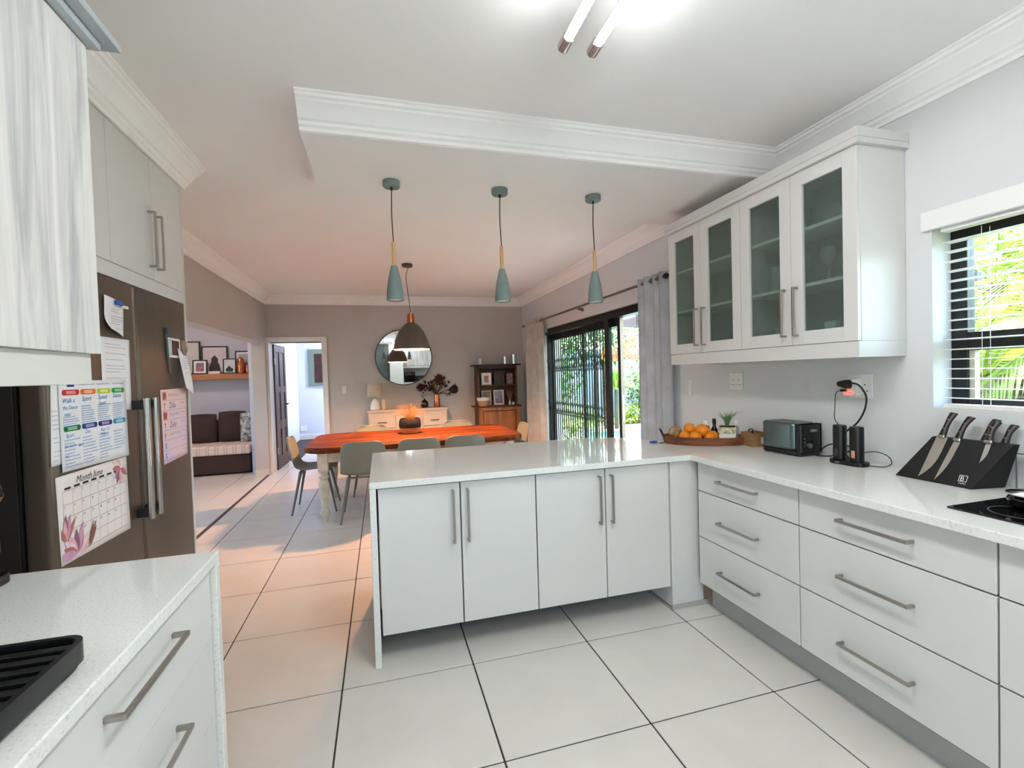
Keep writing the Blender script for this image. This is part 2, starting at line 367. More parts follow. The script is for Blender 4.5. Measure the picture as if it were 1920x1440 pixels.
# lounge beyond the opening
bm = bm_(); box(bm, -4.5, -1.94, 8.80, 8.95, 0, CZ)
for y0, y1, z0, z1 in ((2.9, 4.0, 0, CZ), (4.0, 5.8, 0, .9), (4.0, 5.8, 2.1, CZ), (5.8, 8.95, 0, CZ)): box(bm, -4.5, -4.3, y0, y1, z0, z1)
box(bm, -4.3, -1.95, 2.9, 3.05, 0, CZ)
struct('wall_lounge', bm, m_wall_b)
w3 = thing('added_window_3', 'unseen lounge window to the left, added for daylight fill', None, (-4.4, 4.9, .9), kind='structure')  # unseen window, added to bring daylight into lounge and dining room
bm = bm_(); box(bm, -4.42, -4.37, 4.0, 4.05, .9, 2.1); box(bm, -4.42, -4.37, 5.75, 5.8, .9, 2.1); box(bm, -4.42, -4.37, 4.88, 4.92, .9, 2.1); box(bm, -4.42, -4.37, 4.05, 5.75, .9, .95); box(bm, -4.42, -4.37, 4.05, 5.75, 2.05, 2.1)
obj('frame', bm, m_blackm, w3)
for y0, y1 in ((4.05, 4.88), (4.92, 5.75)): obj('pane', B(-4.40, -4.395, y0, y1, .95, 2.05), m_glass, w3)
# passage beyond the doorway
bm = bm_(); box(bm, -1.94, -1.86, 7.97, 11.8, 0, CZ); box(bm, -1.94, .5, 11.8, 11.95, 0, CZ); box(bm, .35, .5, 7.97, 11.8, 0, CZ)
struct('wall_passage', bm, M('pale_blue_paint', (206, 212, 224), .85, var=.02, vscale=2))
# cornices
PROF = [(0, -.128), (.012, -.128), (.014, -.112), (.028, -.104), (.031, -.092), (.044, -.086), (.056, -.066), (.074, -.046), (.094, -.034), (.098, -.024), (.112, -.02), (.116, -.008), (.128, -.006), (.13, 0), (0, 0)]
def cornice(name, path): struct(name, sweep(bm_(), path, [(s, CZ+z) for s, z in PROF]), m_corn, smooth=True, auto=28)
cornice('trim_2', [(XW, -2.2), (XW, 2.35), (-.32, 2.35)])
cornice('trim_3', [(XW, 3.255), (XW, 7.75), (-1.64, 7.75), (-1.64, 3.165)])
cornice('trim_4', [(-1.085, 3.20), (-1.085, 1.60)])
# door frame of the doorway, skirting
bm = bm_(); box(bm, -1.642, FX0, 7.722, 7.99, 0, 2.05); box(bm, FX1, -.787, 7.722, 7.99, 0, 2.05); box(bm, FX0, FX1, 7.722, 7.99, FZ1, 2.05)
struct('trim_5', bm, m_trimw, bev=.004)
bm = bm_(); box(bm, -.785, XW, 7.735, 7.75, 0, .09); struct('baseboard_far', bm, m_tile, bev=.002)
bm = bm_(); box(bm, -1.83, -1.632, 7.648, 7.66, 0, .09); box(bm, -1.64, -1.63, 7.648, 7.722, 0, .09); struct('baseboard_left', bm, m_tile, bev=.002)
bm = bm_(); box(bm, -1.86, .35, 11.785, 11.8, 0, .12); struct('baseboard_passage', bm, m_trimw, bev=.002)
# brown panelled door swung open into the passage
d2 = thing('door_2', 'brown stained panelled wooden door standing open in far doorway', None, (-1.60, 7.99, 0), kind='structure', local=True, rotz=math.radians(88))
W_, H_ = .73, 1.965
for xa, xb, z0, z1 in ((0, .11, 0, H_), (W_-.11, W_, 0, H_), (.31, .42, 0, H_)): obj('stile', B(xa, xb, -.02, .02, z0, z1), m_door, d2, bev=.003)
for z0, z1 in ((0, .2), (.62, .76), (1.2, 1.3), (1.85, H_)):
    for xa, xb in ((.11, .31), (.42, W_-.11)): obj('rail', B(xa, xb, -.0195, .0195, z0, z1), m_door, d2, bev=.003)
for z0, z1 in ((.2, .62), (.76, 1.2), (1.3, 1.85)):
    for xa, xb in ((.11, .31), (.42, W_-.11)): obj('panel', B(xa-.005, xb+.005, -.009, .009, z0-.005, z1+.005), m_door, d2)
bm = bm_(); cone(bm, (W_-.055, -.02, 1.0), (W_-.055, -.06, 1.0), .01, .01); box(bm, W_-.16, W_-.045, -.068, -.052, .99, 1.012); cone(bm, (W_-.055, .02, 1.0), (W_-.055, .06, 1.0), .01, .01); box(bm, W_-.16, W_-.045, .052, .068, .99, 1.012)
obj('handle', bm, m_blackm, d2)
for z in (.25, 1.65): obj('hinge', B(-.012, .008, -.03, -.018, z, z+.1), m_steel, d2)

# window with transom
w1 = thing('window_1', 'black framed kitchen window behind white blind', None, (XW+.14, .88, WZ0), kind='structure')
fx0, fx1 = XW+.115, XW+.165
bm = bm_()
box(bm, fx0, fx1, WY1-.062, WY1, WZ0, WZ1); box(bm, fx0, fx1, WY0, WY0+.06, WZ0, WZ1); box(bm, fx0, fx1, WY0+.06, WY1-.062, WZ1-.05, WZ1); box(bm, fx0, fx1, WY0+.06, WY1-.062, WZ0, WZ0+.04)
obj('frame', bm, m_blackm, w1, bev=.003)
obj('transom', B(fx0, fx1, WY0+.06, WY1-.062, 1.445, 1.525), m_blackm, w1, bev=.003)
obj('casement_bead', B(fx0+.01, fx1-.008, WY1-.082, WY1-.062, WZ0+.04, 1.445), M('beige_bead', (196, 184, 166), .6, var=.03), w1)
obj('pane', B(fx0+.022, fx0+.027, WY0+.06, WY1-.062, 1.525, WZ1-.05), m_glass, w1)
obj('pane', B(fx0+.022, fx0+.027, WY0+.06, WY1-.062, WZ0+.04, 1.445), m_glass, w1)
struct('trim_6', B(XW+.002, XW+.115, WY0, WY1, WZ0+.0003, WZ0+.003), m_trimw)
# sliding glass door
d1 = thing('door_1', 'black framed sliding glass door to the patio', None, (XW+.15, 5.1, 0), kind='structure')
bm = bm_(); box(bm, XW+.046, XW+.13, DY0, DY1, 1.955, DZ1); box(bm, XW+.046, XW+.13, DY0, DY0+.03, 0, 1.955); box(bm, XW+.046, XW+.13, DY1-.03, DY1, 0, 1.955); box(bm, XW+.046, XW+.13, DY0, DY1, -.004, .02)
obj('frame', bm, m_blackm, d1, bev=.003)
def leaf(xa, y0, y1, lite=False, s0=.085, s1=.085):
    bm = bm_(); box(bm, xa, xa+.035, y0, y0+s0, .02, 1.955); box(bm, xa, xa+.035, y1-s1, y1, .02, 1.955); box(bm, xa, xa+.035, y0+s0, y1-s1, 1.87, 1.955); box(bm, xa, xa+.035, y0+s0, y1-s1, .02, .12)
    lf = obj('leaf', bm, m_blackm, d1, bev=.003)
    obj('pane', B(xa+.015, xa+.02, y0+s0, y1-s1, .12, 1.87), m_glass, lf)
    if lite:
        obj('edge_strip', B(xa-.002, xa+.037, y0-.006, y0-.0005, .02, 1.955), M('raw_aluminium', (150, 140, 126), .5, .6, var=.04, vscale=30), lf)
        bm = bm_(); box(bm, xa+.006, xa+.03, y0-.009, y0-.006, .86, 1.14); lk = obj('lock_plate', bm, m_steel, lf)
leaf(XW+.09, 5.15, 6.585, False, .02, .05); leaf(XW+.05, 4.43, 5.4, True, .06, .02)

# ================================================================ KITCHEN UNITS
def hbar(parent, p0, p1, out, r=.006, name='handle'):
    """square bar handle from p0 to p1 standing off the front in direction out"""
    p0, p1, out = Vector(p0), Vector(p1), Vector(out); d = (p1-p0).normalized(); s = d.cross(out.normalized())
    bm = bm_()
    def bar(a, b, w, h, e1, e2):
        prism3(bm, [a+e1*w+e2*h, a-e1*w+e2*h, a-e1*w-e2*h, a+e1*w-e2*h], b-a)
    o = out.normalized()
    bar(p0+out, p1+out, r, r*.7, s, o)
    for q, k in ((p0+d*.004, 1), (p1-d*.004, -1)): bar(q, q+out, r, r*.8, s, d)
    return obj(name, bm, m_steel, parent, bev=.0012, seg=1)
def handle_y(parent, x, y0, y1, z, sx): return hbar(parent, (x, y0, z), (x, y1, z), (sx*.032, 0, 0))
def handle_z(parent, x, y, z0, z1, sx=0, sy=0): return hbar(parent, (x, y, z0), (x, y, z1), (sx*.032, sy*.032, 0))

# L-shaped quartz worktop of the peninsula and right run, waterfall end
poly = [(-.072, 2.325), (1.708, 2.325), (1.708, -1.6), (XW, -1.6), (XW, 2.72), (2.05, 2.76), (1.90, 2.82), (1.835, 2.94), (1.78, 3.06), (1.66, 3.17), (1.48, 3.235), (1.25, 3.25), (-.072, 3.25)]
wt = thing('worktop', 'white speckled quartz worktop of the peninsula and right kitchen run', 'worktop', (.8, 2.8, 0))
obj('slab', prism(bm_(), poly, .868, .9), m_quartz, wt, bev=.003)
obj('waterfall_end', B(-.072, -.042, 2.325, 3.25, 0, .868), m_quartz, wt, bev=.002)
# peninsula cupboards
def cupboard(label, ya, xs, hx, group):
    t = thing('base_cupboard', label, 'cabinet', ((xs[0]+xs[2])/2, ya+.3, 0), group)
    obj('body', B(xs[0]+.002, xs[2]-.002, ya+.02, ya+.56, .14, .866), m_gap, t)
    for (a, b), h in zip(((xs[0], xs[1]), (xs[1], xs[2])), hx):
        d = obj('door', B(a+.0032, b-.0032, ya, ya+.018, .136, .858), m_cab, t, bev=.0015)
        handle_z(d, h, ya, .557, .824, sy=-1)
    return t
cupboard('pale grey cupboard at the waterfall end of peninsula, two doors', 2.36, (-.036, .369, .774), (.330, .404), 'peninsula cupboards')
cupboard('pale grey two-door cupboard on the peninsula nearest the corner', 2.36, (.774, 1.18, 1.587), (1.140, 1.213), 'peninsula cupboards')
bm = B(1.59, 1.80, 2.352, 2.9, .012, .866); cp = obj('corner_post', bm, m_cab, bev=.002, label='pale grey corner post panel between peninsula cupboards and right drawers', cat='panel')
obj('plinth', B(1.585, 1.83, 2.346, 2.36, 0, .03), m_kick, cp)
obj('peninsula_back', B(-.04, 1.6, 2.93, 2.95, 0, .866), m_cab, label='plain grey back panel of the peninsula facing the dining room', cat='panel')
# right-hand drawer units
def drawers(label, y0, y1, hy, zs, group, n=3):
    t = thing('drawer_unit', label, 'drawer unit', (2.05, (y0+y1)/2, 0), group)
    obj('body', B(1.77, XW-.02, y0+.002, y1-.002, .14, .866), m_gap, t)
    obj('kick_board', B(1.835, 1.85, y0, y1, 0, .15), m_kick, t)
    for (z0, z1), hz in zs:
        d = obj('drawer', B(1.75, 1.768, y0+.003, y1-.003, z0+.003, z1-.003), m_cab, t, bev=.0015)
        if hy: handle_y(d, 1.75, hy[0], hy[1], hz, -1)
    return t
ZS = [((.694, .862), .781), ((.426, .694), .556), ((.152, .426), .284)]
drawers('pale grey three-drawer unit beside the corner post', 1.637, 2.318, (1.865, 2.135), ZS, 'right run drawer units')
drawers('pale grey three-drawer unit under knife block, second from the corner', .945, 1.637, (1.172, 1.44), ZS, 'right run drawer units')
drawers('pale grey drawer unit under the hob at right photo edge', .25, .945, (.48, .75), ZS, 'right run drawer units')
drawers('pale grey drawer unit at the near end of right run, out of frame', -1.6, .25, (-.8, -.5), ZS, 'right run drawer units')
# left-hand base unit with waterfall worktop
lw = thing('worktop', 'white speckled quartz worktop with coffee machine, lower left', 'worktop', (-.77, .4, 0))
obj('slab', B(-1.06, -.485, -1.4, 1.58, .868, .9), m_quartz, lw, bev=.003)
obj('waterfall_end', B(-1.06, -.485, 1.55, 1.58, 0, .868), m_quartz, lw, bev=.002)
lu = thing('drawer_unit', 'pale grey drawer unit under the coffee machine worktop', 'drawer unit', (-.77, 1.1, 0))
obj('body', B(-1.058, -.522, .40, 1.548, .12, .866), m_gap, lu)
obj('kick_board', B(-.58, -.56, .40, 1.548, 0, .12), m_kick, lu)
for (z0, z1), hz in (((.66, .862), .80), ((.43, .66), .572), ((.13, .43), .30)):
    d = obj('drawer', B(-.52, -.502, .76, 1.546, z0+.0006, z1-.0006), m_cab, lu, bev=.0006); handle_y(d, -.502, 1.0, 1.295, hz, 1)
    obj('drawer', B(-.52, -.502, .40, .756, z0+.002, z1-.002), m_cab, lu, bev=.0015)
lu2 = thing('drawer_unit', 'pale grey drawer unit on the left run behind the camera', 'drawer unit', (-.77, -.5, 0))
obj('body', B(-1.058, -.522, -1.4, .396, .12, .866), m_gap, lu2)
for k in range(3): obj('drawer', B(-.52, -.502, -1.39+k*.595, -.8+k*.595, .14, .86), m_cab, lu2, bev=.0015)
# glass-fronted wall cabinets
CX, CY = 2.085, [3.045, 2.690, 2.330, 1.974, 1.618]
CB, CT = 1.504, 2.385
m_frost = frosted('frosted_glass', (224, 234, 230))
def wallcab(label, ya, yb, ym):
    t = thing('wall_cabinet', label, 'cabinet', ((CX+XW)/2, (ya+yb)/2, CB), 'glass-fronted wall cabinets')
    x0, x1 = CX+.02, XW-.002
    obj('side_panel', B(x0, x1, ya, ya+.016, CB, CT), m_cab, t, bev=.001); obj('side_panel', B(x0, x1, yb-.016, yb, CB, CT), m_cab, t, bev=.001)
    obj('top_panel', B(x0, x1, ya+.016, yb-.016, CT-.016, CT), m_cab, t); obj('bottom_panel', B(x0, x1, ya+.016, yb-.016, CB, CB+.016), m_cab, t)
    obj('back_panel', B(x1-.008, x1, ya+.016, yb-.016, CB+.016, CT-.016), m_cabin, t)
    for z in (1.80, 2.085): obj('shelf', B(x0+.0005, x1-.008, ya+.016, yb-.016, z, z+.016), m_trimw, t)
    for a, b, hy in ((ya, ym, ym-.037), (ym, yb, ym+.037)):
        a += .0018; b -= .0018; s = .068
        bm = bm_(); box(bm, CX, x0-.001, a, a+s, CB+.002, CT-.002); box(bm, CX, x0-.001, b-s, b, CB+.002, CT-.002); box(bm, CX, x0-.001, a+s, b-s, CB+.002, CB+.07); box(bm, CX, x0-.001, a+s, b-s, CT-.072, CT-.002)
        d = obj('door', bm, m_cab, t, bev=.0012)
        obj('pane', B(CX+.012, CX+.016, a+s-.006, b-s+.006, CB+.064, CT-.066), m_frost, d)
        handle_z(d, CX, hy, CB+.048, CB+.30, sx=-1)
    return t
wallcab('glass-fronted wall cabinet nearest the curtain, two doors', CY[2]+.0005, CY[0], CY[1])
wallcab('glass-fronted wall cabinet nearest the window, two doors', CY[4], CY[2]-.0005, CY[3])
obj('light_pelmet', B(CX+.004, XW-.002, CY[4], CY[0], 1.43, CB-.0005), m_cab, bev=.0015, label='plain pale grey pelmet strip under the glass wall cabinets', cat='pelmet')
ct = thing('cabinet_cornice', 'stepped pale trim along the top of glass wall cabinets', 'trim', (2.2, 2.3, CT))
pth = [(XW-.001, CY[4]), (CX, CY[4]), (CX, CY[0]), (XW-.001, CY[0])]
pth = pth[::-1]
obj('lower_step', sweep(bm_(), pth, [(-.02, CT+.0005), (.010, CT+.0005), (.010, CT+.012), (.022, CT+.026), (-.02, CT+.026)][::-1]), m_cab, ct)
obj('upper_step', sweep(bm_(), pth, [(-.02, CT+.0275), (.034, CT+.0275), (.038, CT+.04), (.056, CT+.056), (.056, CT+.07), (-.02, CT+.07)][::-1]), m_cab, ct)
obj('lid', B(CX+.02, XW-.001, CY[4]+.02, CY[0]-.02, CT+.001, CT+.068), m_cab, ct)
# glassware behind the frosted panes
m_gw = M('drinking_glass', (226, 232, 232), .06, trans=.55, ior=1.3, var=.01)
m_ch = M('white_china', (236, 236, 232), .25, var=.01)
def gl(kind, y, z, x, label, s=1., mat=None):
    p = {'wine': [(.0, 0), (.034, 0), (.034, .004), (.005, .01), (.005, .075), (.03, .1), (.038, .13), (.031, .175), (.029, .175), (.035, .13), (.027, .103), (0, .09)],
         'tumbler': [(0, 0), (.03, 0), (.037, .095), (.035, .095), (.028, .006), (0, .006)], 'jug': [(0, 0), (.05, 0), (.055, .06), (.04, .13), (.045, .16), (.043, .16), (.036, .13), (.05, .06), (0, .01)],
         'bowl': [(0, 0), (.035, 0), (.075, .06), (.072, .06), (.03, .006), (0, .006)]}[kind]
    obj({'wine': 'wine_glass', 'tumbler': 'tumbler', 'jug': 'glass_jug', 'bowl': 'china_bowl'}[kind], lathe(bm_(), [(r*s, h*s) for r, h in p], (x, y, z), 20), mat or m_gw, smooth=True, label=label, cat={'wine': 'glass', 'tumbler': 'glass', 'jug': 'jug', 'bowl': 'bowl'}[kind], group='glassware in the wall cabinets')
z0, z1, z2 = CB+.0165, 1.8165, 2.1015
for k, (kd, y, z, lab, mt, s) in enumerate([
    ('jug', 1.72, z1, 'clear glass jug on middle shelf, cabinet nearest window, right', None, 1), ('wine', 1.88, z1, 'stemmed glass on middle shelf, cabinet nearest window', None, 1.05),
    ('wine', 1.80, z2, 'stemmed glass on top shelf, cabinet nearest window', None, .9), ('tumbler', 1.84, z0, 'white beaker on cabinet floor nearest window, left', m_ch, 1), ('bowl', 1.71, z0, 'white bowl on cabinet floor nearest window, right', m_ch, .8),
    ('wine', 2.05, z1, 'tall stemmed glass on middle shelf, third glass door', None, 1.1), ('jug', 2.17, z1, 'glass jug on middle shelf, third glass door', None, .9), ('wine', 2.10, z2, 'stemmed glass on top shelf, third glass door', None, .95), ('wine', 2.03, z2, 'small stemmed glass on top shelf, third glass door, right', None, .8),
    ('tumbler', 2.06, z0, 'white beaker on cabinet floor, third glass door', m_ch, 1), ('tumbler', 2.18, z0, 'clear tumbler on cabinet floor, third glass door', None, 1),
    ('wine', 2.42, z1, 'stemmed glass on middle shelf, second glass door', None, 1), ('tumbler', 2.50, z0, 'clear tumbler on cabinet floor, second glass door', None, 1), ('wine', 2.78, z1, 'stemmed glass on middle shelf, glass door nearest curtain', None, 1), ('wine', 2.86, z2, 'stemmed glass on top shelf, glass door nearest curtain', None, 1), ('tumbler', 2.83, z0, 'clear tumbler on cabinet floor, glass door nearest curtain', None, 1)]):
    gl(kd, y, z, 2.20+.03*(k % 3), lab, s, mt)
# whitewashed wood wall cabinet, upper left
wc = thing('wall_cabinet', 'whitewashed wood wall cabinet at the upper left', 'cabinet', (-.9, .6, 1.49))
obj('body', B(-1.058, -.752, -.9, 1.532, 1.495, 2.315), m_wwood, wc, bev=.001)
for y0, y1 in ((-.9, -.30), (-.297, .30), (.303, .915), (.918, 1.53)): obj('door', B(-.75, -.73, y0, y1, 1.489, 2.312), m_wwood, wc, bev=.0015)
obj('pelmet', B(-1.058, -.745, -.9, 1.512, 1.408, 1.4885), m_cab, wc, bev=.0015)
obj('lower_trim', B(-1.058, -.705, -.9, 1.55, 2.3155, 2.337), M('cool_grey_trim', (176, 184, 188), .4, var=.01), wc, bev=.003)
obj('upper_trim', B(-1.058, -.672, -.9, 1.585, 2.3375, 2.358), M('cool_grey_trim', (176, 184, 188), .4), wc, bev=.003)
# fridge housing with top cupboard
FX = -1.085
fh = thing('fridge_housing', 'pale grey tall housing with cupboard doors above the fridge', 'cabinet', (-1.45, 2.4, 0))
obj('side_panel', B(-1.82, FX, 3.142, 3.165, 0, CZ-.13), m_cab, fh, bev=.0015)
obj('cupboard_body', B(-1.815, FX-.02, 1.605, 3.141, 1.905, CZ-.004), m_cab, fh)
obj('bottom_rail', B(FX-.02, FX-.001, 1.605, 3.141, 1.862, 1.925), m_cab, fh)
for y0, y1, hy in ((1.61, 1.99, None), (1.993, 2.378, 2.03), (2.381, 2.772, 2.735), (2.775, 3.06, 2.812)):
    d = obj('door', B(FX-.018, FX, y0, y1, 1.928, CZ-.129), m_cab, fh, bev=.0015)
    if hy: handle_z(d, FX, hy, 1.985, 2.262, sx=1)
obj('filler_strip', B(FX-.018, FX-.002, 3.062, 3.141, 1.928, CZ-.129), m_cab, fh)
# fridge
m_fr = M('brown_steel', (104, 92, 80), .34, .55, var=.05, vscale=30, stretch=(1, 1, .05))
m_frs = M('fridge_side_grey', (58, 54, 50), .45, .3, var=.05)
fg = thing('fridge', 'brown steel side-by-side fridge covered with papers and magnets', 'fridge', (-1.45, 2.5, 0))
obj('body', B(-1.80, FX-.085, 1.93, 3.135, .04, 1.85), m_frs, fg, bev=.004)
obj('base_grille', B(-1.78, FX-.12, 1.94, 3.125, 0, .04), m_black, fg)
FF = FX+.003
for y0, y1 in ((1.925, 2.546), (2.556, 3.135)):
    d = obj('door', prism(bm_(), rrect(FX-.075, FF, y0, y1, .018, 4), .05, 1.856), m_fr, fg, smooth=True, bev=.002)
    obj('edge_trim', B(FX-.083, FX-.0755, y0+.004, y1-.004, .05, 1.854), m_rub, d)
    if y0 < 2: obj('hinge_screw', lathe(bm_(), [(0, 0), (.011, 0), (.011, .004), (0, .006)], (0, 0, 0), 12), m_steel, d); d.children[-1].data.transform(Matrix.Translation(Vector((FX-.05, 1.921, 1.36))-ORG[fg.name]) @ Matrix.Rotation(math.pi/2, 4, 'X'))
    hy = 2.493 if y0 < 2 else 2.572
    h = obj('handle', prism(bm_(), rrect(FF+.044, FF+.066, hy-.016, hy+.016, .009, 4), .79, 1.34), M('satin_chrome', (206, 204, 200), .22, 1., var=.02), d, smooth=True)
    for z in (.80, 1.29): obj('handle_mount', B(FF+.0005, FF+.046, hy-.013, hy+.013, z, z+.04), m_rub, h, bev=.003)

# ================================================================ PAPERS ON THE FRIDGE
PX = FF+.0006
def sheet(name, label, cat, pts, x=PX, th=.0006, mat=None, curl=None):
    """paper lying on the fridge door, pts = (y, z) corners"""
    t = thing(name, label, cat, (x, sum(p[0] for p in pts)/len(pts), min(p[1] for p in pts)))
    a, b, c, d = [Vector((p[0], p[1])) for p in pts]           # tl, tr, br, bl
    def f(u, v):
        p = (a*(1-u)+b*u)*(1-v)+(d*(1-u)+c*u)*v
        return Vector((x+th+(curl(u, v) if curl else 0), p.x, p.y))
    obj('sheet', grid(bm_(), 10, 10, f), mat or m_paper, t, smooth=True, solid=.0006)
    return t
m_ink = M('grey_ink', (128, 128, 136), .7, var=.05); m_blue = M('blue_ink', (40, 130, 200), .7, var=.1); m_dark = M('dark_ink', (50, 46, 50), .7, var=.05)
def lines(t, y0, y1, z0, z1, n, x, mat=None, seed=1, w=.0014):
    bm = bm_(); r = random.Random(seed); mt = onX(x, 0, 0)
    for k in range(n):
        z = z1-(z1-z0)*k/(n-1)
        if r.random() < .12: continue
        rect(bm, y0, y0+(y1-y0)*r.uniform(.55, 1), z-w/2, z+w/2, mt)
    obj('printed_lines', bm, mat or m_ink, t)
t = sheet('letter_page', 'white printed page curling off the left fridge door, held by blue clip', 'paper', [(2.297, 1.776), (2.443, 1.757), (2.43, 1.612), (2.287, 1.635)], PX+.004, curl=lambda u, v: .03*max(0, v-.55)**2*4*(1-u)+.004*math.sin(3*u))
lines(t, 2.315, 2.42, 1.64, 1.72, 9, PX+.0175, seed=4)
mg = thing('magnet_clip', 'blue and white clip magnet holding the curled page', 'magnet', (PX, 2.39, 1.745))
obj('grip', B(PX+.012, PX+.026, 2.352, 2.402, 1.742, 1.762), M('blue_plastic', (36, 92, 168), .4, var=.03), mg, bev=.004)
obj('tail', B(PX+.012, PX+.018, 2.402, 2.46, 1.735, 1.749), m_white, mg, bev=.003)
t = sheet('letter_page', 'white typed letter on the left fridge door, below the curled page', 'paper', [(2.262, 1.602), (2.487, 1.603), (2.482, 1.292), (2.262, 1.30)], PX)
lines(t, 2.29, 2.46, 1.42, 1.575, 13, PX+.0018, seed=9)
t = sheet('letter_page', 'white printed sheet half hidden behind the colourful weekly planner', 'paper', [(1.955, 1.44), (2.16, 1.43), (2.15, 1.14), (1.935, 1.132)], PX)
lines(t, 1.95, 1.99, 1.15, 1.32, 12, PX+.0018, seed=11)
# weekly planner
pl = sheet('weekly_planner', 'weekly planner sheet with coloured day tabs and blue handwriting', 'paper', [(1.985, 1.425), (2.425, 1.425), (2.432, 1.094), (1.985, 1.104)], PX+.004)
px_ = PX+.0062; mt = onX(px_, 0, 0)
cols = [(198, 40, 44), (236, 110, 40), (196, 206, 44), (44, 150, 64), (20, 110, 60), (30, 50, 140), (60, 36, 110), (48, 140, 180)]
for k, c in enumerate(cols):
    y0 = 2.0+(k % 4)*.105; z = 1.372 if k < 4 else 1.243
    bm = polyf(bm_(), [(a, b) for a, b in rrect(y0, y0+.098, z, z+.02, .0095, 4)], mt)
    tb = obj('day_tab', bm, M('tab_colour_%d' % k, c, .6, var=.02), pl)
    obj('tab_word', polyf(bm_(), rrect(y0+.022, y0+.076, z+.004, z+.016, .004, 3), mt, .0004), M('tab_tint_%d' % k, tuple(int(v+(255-v)*.5) for v in c), .6, var=.02), tb)
bm = bm_()
for y, z, s, h in ((2.0, 1.345, 'Walk a', .024), (2.0, 1.322, 'the Dance', .02), (2.008, 1.298, 'seat', .02), (2.112, 1.348, 'Sport', .026), (2.215, 1.35, 'Speed', .026), (2.217, 1.328, 'Speed', .02), (2.322, 1.352, 'Dance', .024), (2.01, 1.222, 'Sport', .02), (2.122, 1.226, 'Zoo', .019), (2.225, 1.222, 'Run 1.5', .019), (2.222, 1.206, 'Walk to', .017), (2.0, 1.186, 'the work', .017), (2.08, 1.183, 'and', .018), (2.0, 1.152, 'not', .016)):
    text(bm, s, onX(px_+.0003, y, z), h, .15)
for q in range(4):
    for k in range(9):
        y0 = 2.0+q*.105; r = random.Random(q*31+k)
        if q or k > 3: scribble(bm, (y0, 1.328-.0085*k), r.uniform(.06, .098), .007, onX(px_+.0002, 0, 0), q*20+k)
        if not (q == 3 and k > 6): scribble(bm, (y0, 1.212-.0118*k), r.uniform(.05, .098), .008, onX(px_+.0002, 0, 0), 200+q*20+k)
for k in range(3): scribble(bm, (2.10+k*.11, 1.41), .09, .007, onX(px_+.0002, 0, 0), 400+k)
obj('handwriting', bm, m_blue, pl)
obj('corner_block', rect(bm_(), 2.03, 2.07, 1.402, 1.42, mt), M('navy_print', (30, 50, 120), .6, var=.03), pl)
# flower calendar
ca = sheet('calendar_page', 'monthly calendar page with painted pink lilies on the left fridge door', 'calendar', [(1.953, 1.092), (2.415, 1.092), (2.424, .774), (1.962, .782)], PX, mat=M('calendar_paper', (238, 228, 222), .75, var=.03, vscale=5))
cx_ = PX+.0018; mt = onX(cx_, 0, 0)
bm = bm_()
for k in range(6): z = 1.035-.047*k; rect(bm, 1.985, 2.40, z-.0007, z+.0007, mt)
for k in range(8): y = 1.985+.0525*k; rect(bm, y-.0005, y+.0005, .80, 1.035, mt)
obj('calendar_lines', bm, m_ink, ca)
bm = text(bm_(), 'Month June', onX(cx_+.0003, 2.06, 1.052), .036, .35)
n = 1
for r_ in range(5):
    for q in range(7):
        if 0 < n <= 30 and not (r_ == 0 and q < 1): text(bm, str(n), onX(cx_+.0003, 1.99+.0525*q, 1.020-.047*r_), .013); n += 1
for q in range(7): rect(bm, 1.995+.0525*q, 2.03+.0525*q, 1.0395, 1.0475, mt, .0003)
obj('calendar_print', bm, m_dark, ca)
def petals(c, n, L, w, a0, a1, seed, d, mats, parent):
    r = random.Random(seed)
    for k in range(n):
        a = math.radians(a0+(a1-a0)*k/max(1, n-1)+r.uniform(-8, 8)); l = L*r.uniform(.7, 1.1); pts = []
        for s in range(7): q = s/6; pts.append((q*l, w*math.sin(math.pi*q**.8)))
        for s in range(6, -1, -1): q = s/6; pts.append((q*l, -w*math.sin(math.pi*q**.8)))
        pts = pts[:7]+pts[8:-1]
        P = [(c[0]+x*math.cos(a)-y*math.sin(a), c[1]+x*math.sin(a)+y*math.cos(a)) for x, y in pts]
        P = [(min(2.412, max(1.966, p)), min(1.088, max(.785, q))) for p, q in P]
        bm = bm_(); polyf(bm, P, onX(cx_, 0, 0), d+.00012*k); bmesh.ops.remove_doubles(bm, verts=bm.verts[:], dist=1e-4); obj('painted_petal', bm, mats[k % len(mats)], parent)
pk = [M('petal_%d' % k, c, .7, var=.12, vscale=30) for k, c in enumerate([(222, 170, 176), (236, 208, 208), (186, 110, 110), (200, 150, 180), (150, 96, 120)])]
petals((2.05, .80), 9, .11, .016, 20, 170, 3, .0006, pk, ca); petals((1.99, .86), 5, .09, .011, 50, 120, 5, .002, pk[2:]+pk[:1], ca)
petals((2.36, 1.05), 8, .075, .013, 120, 330, 8, .0006, pk, ca); petals((2.12, .80), 3, .10, .008, 55, 80, 9, .003, [M('leaf_print', (140, 90, 70), .7, var=.1)], ca)
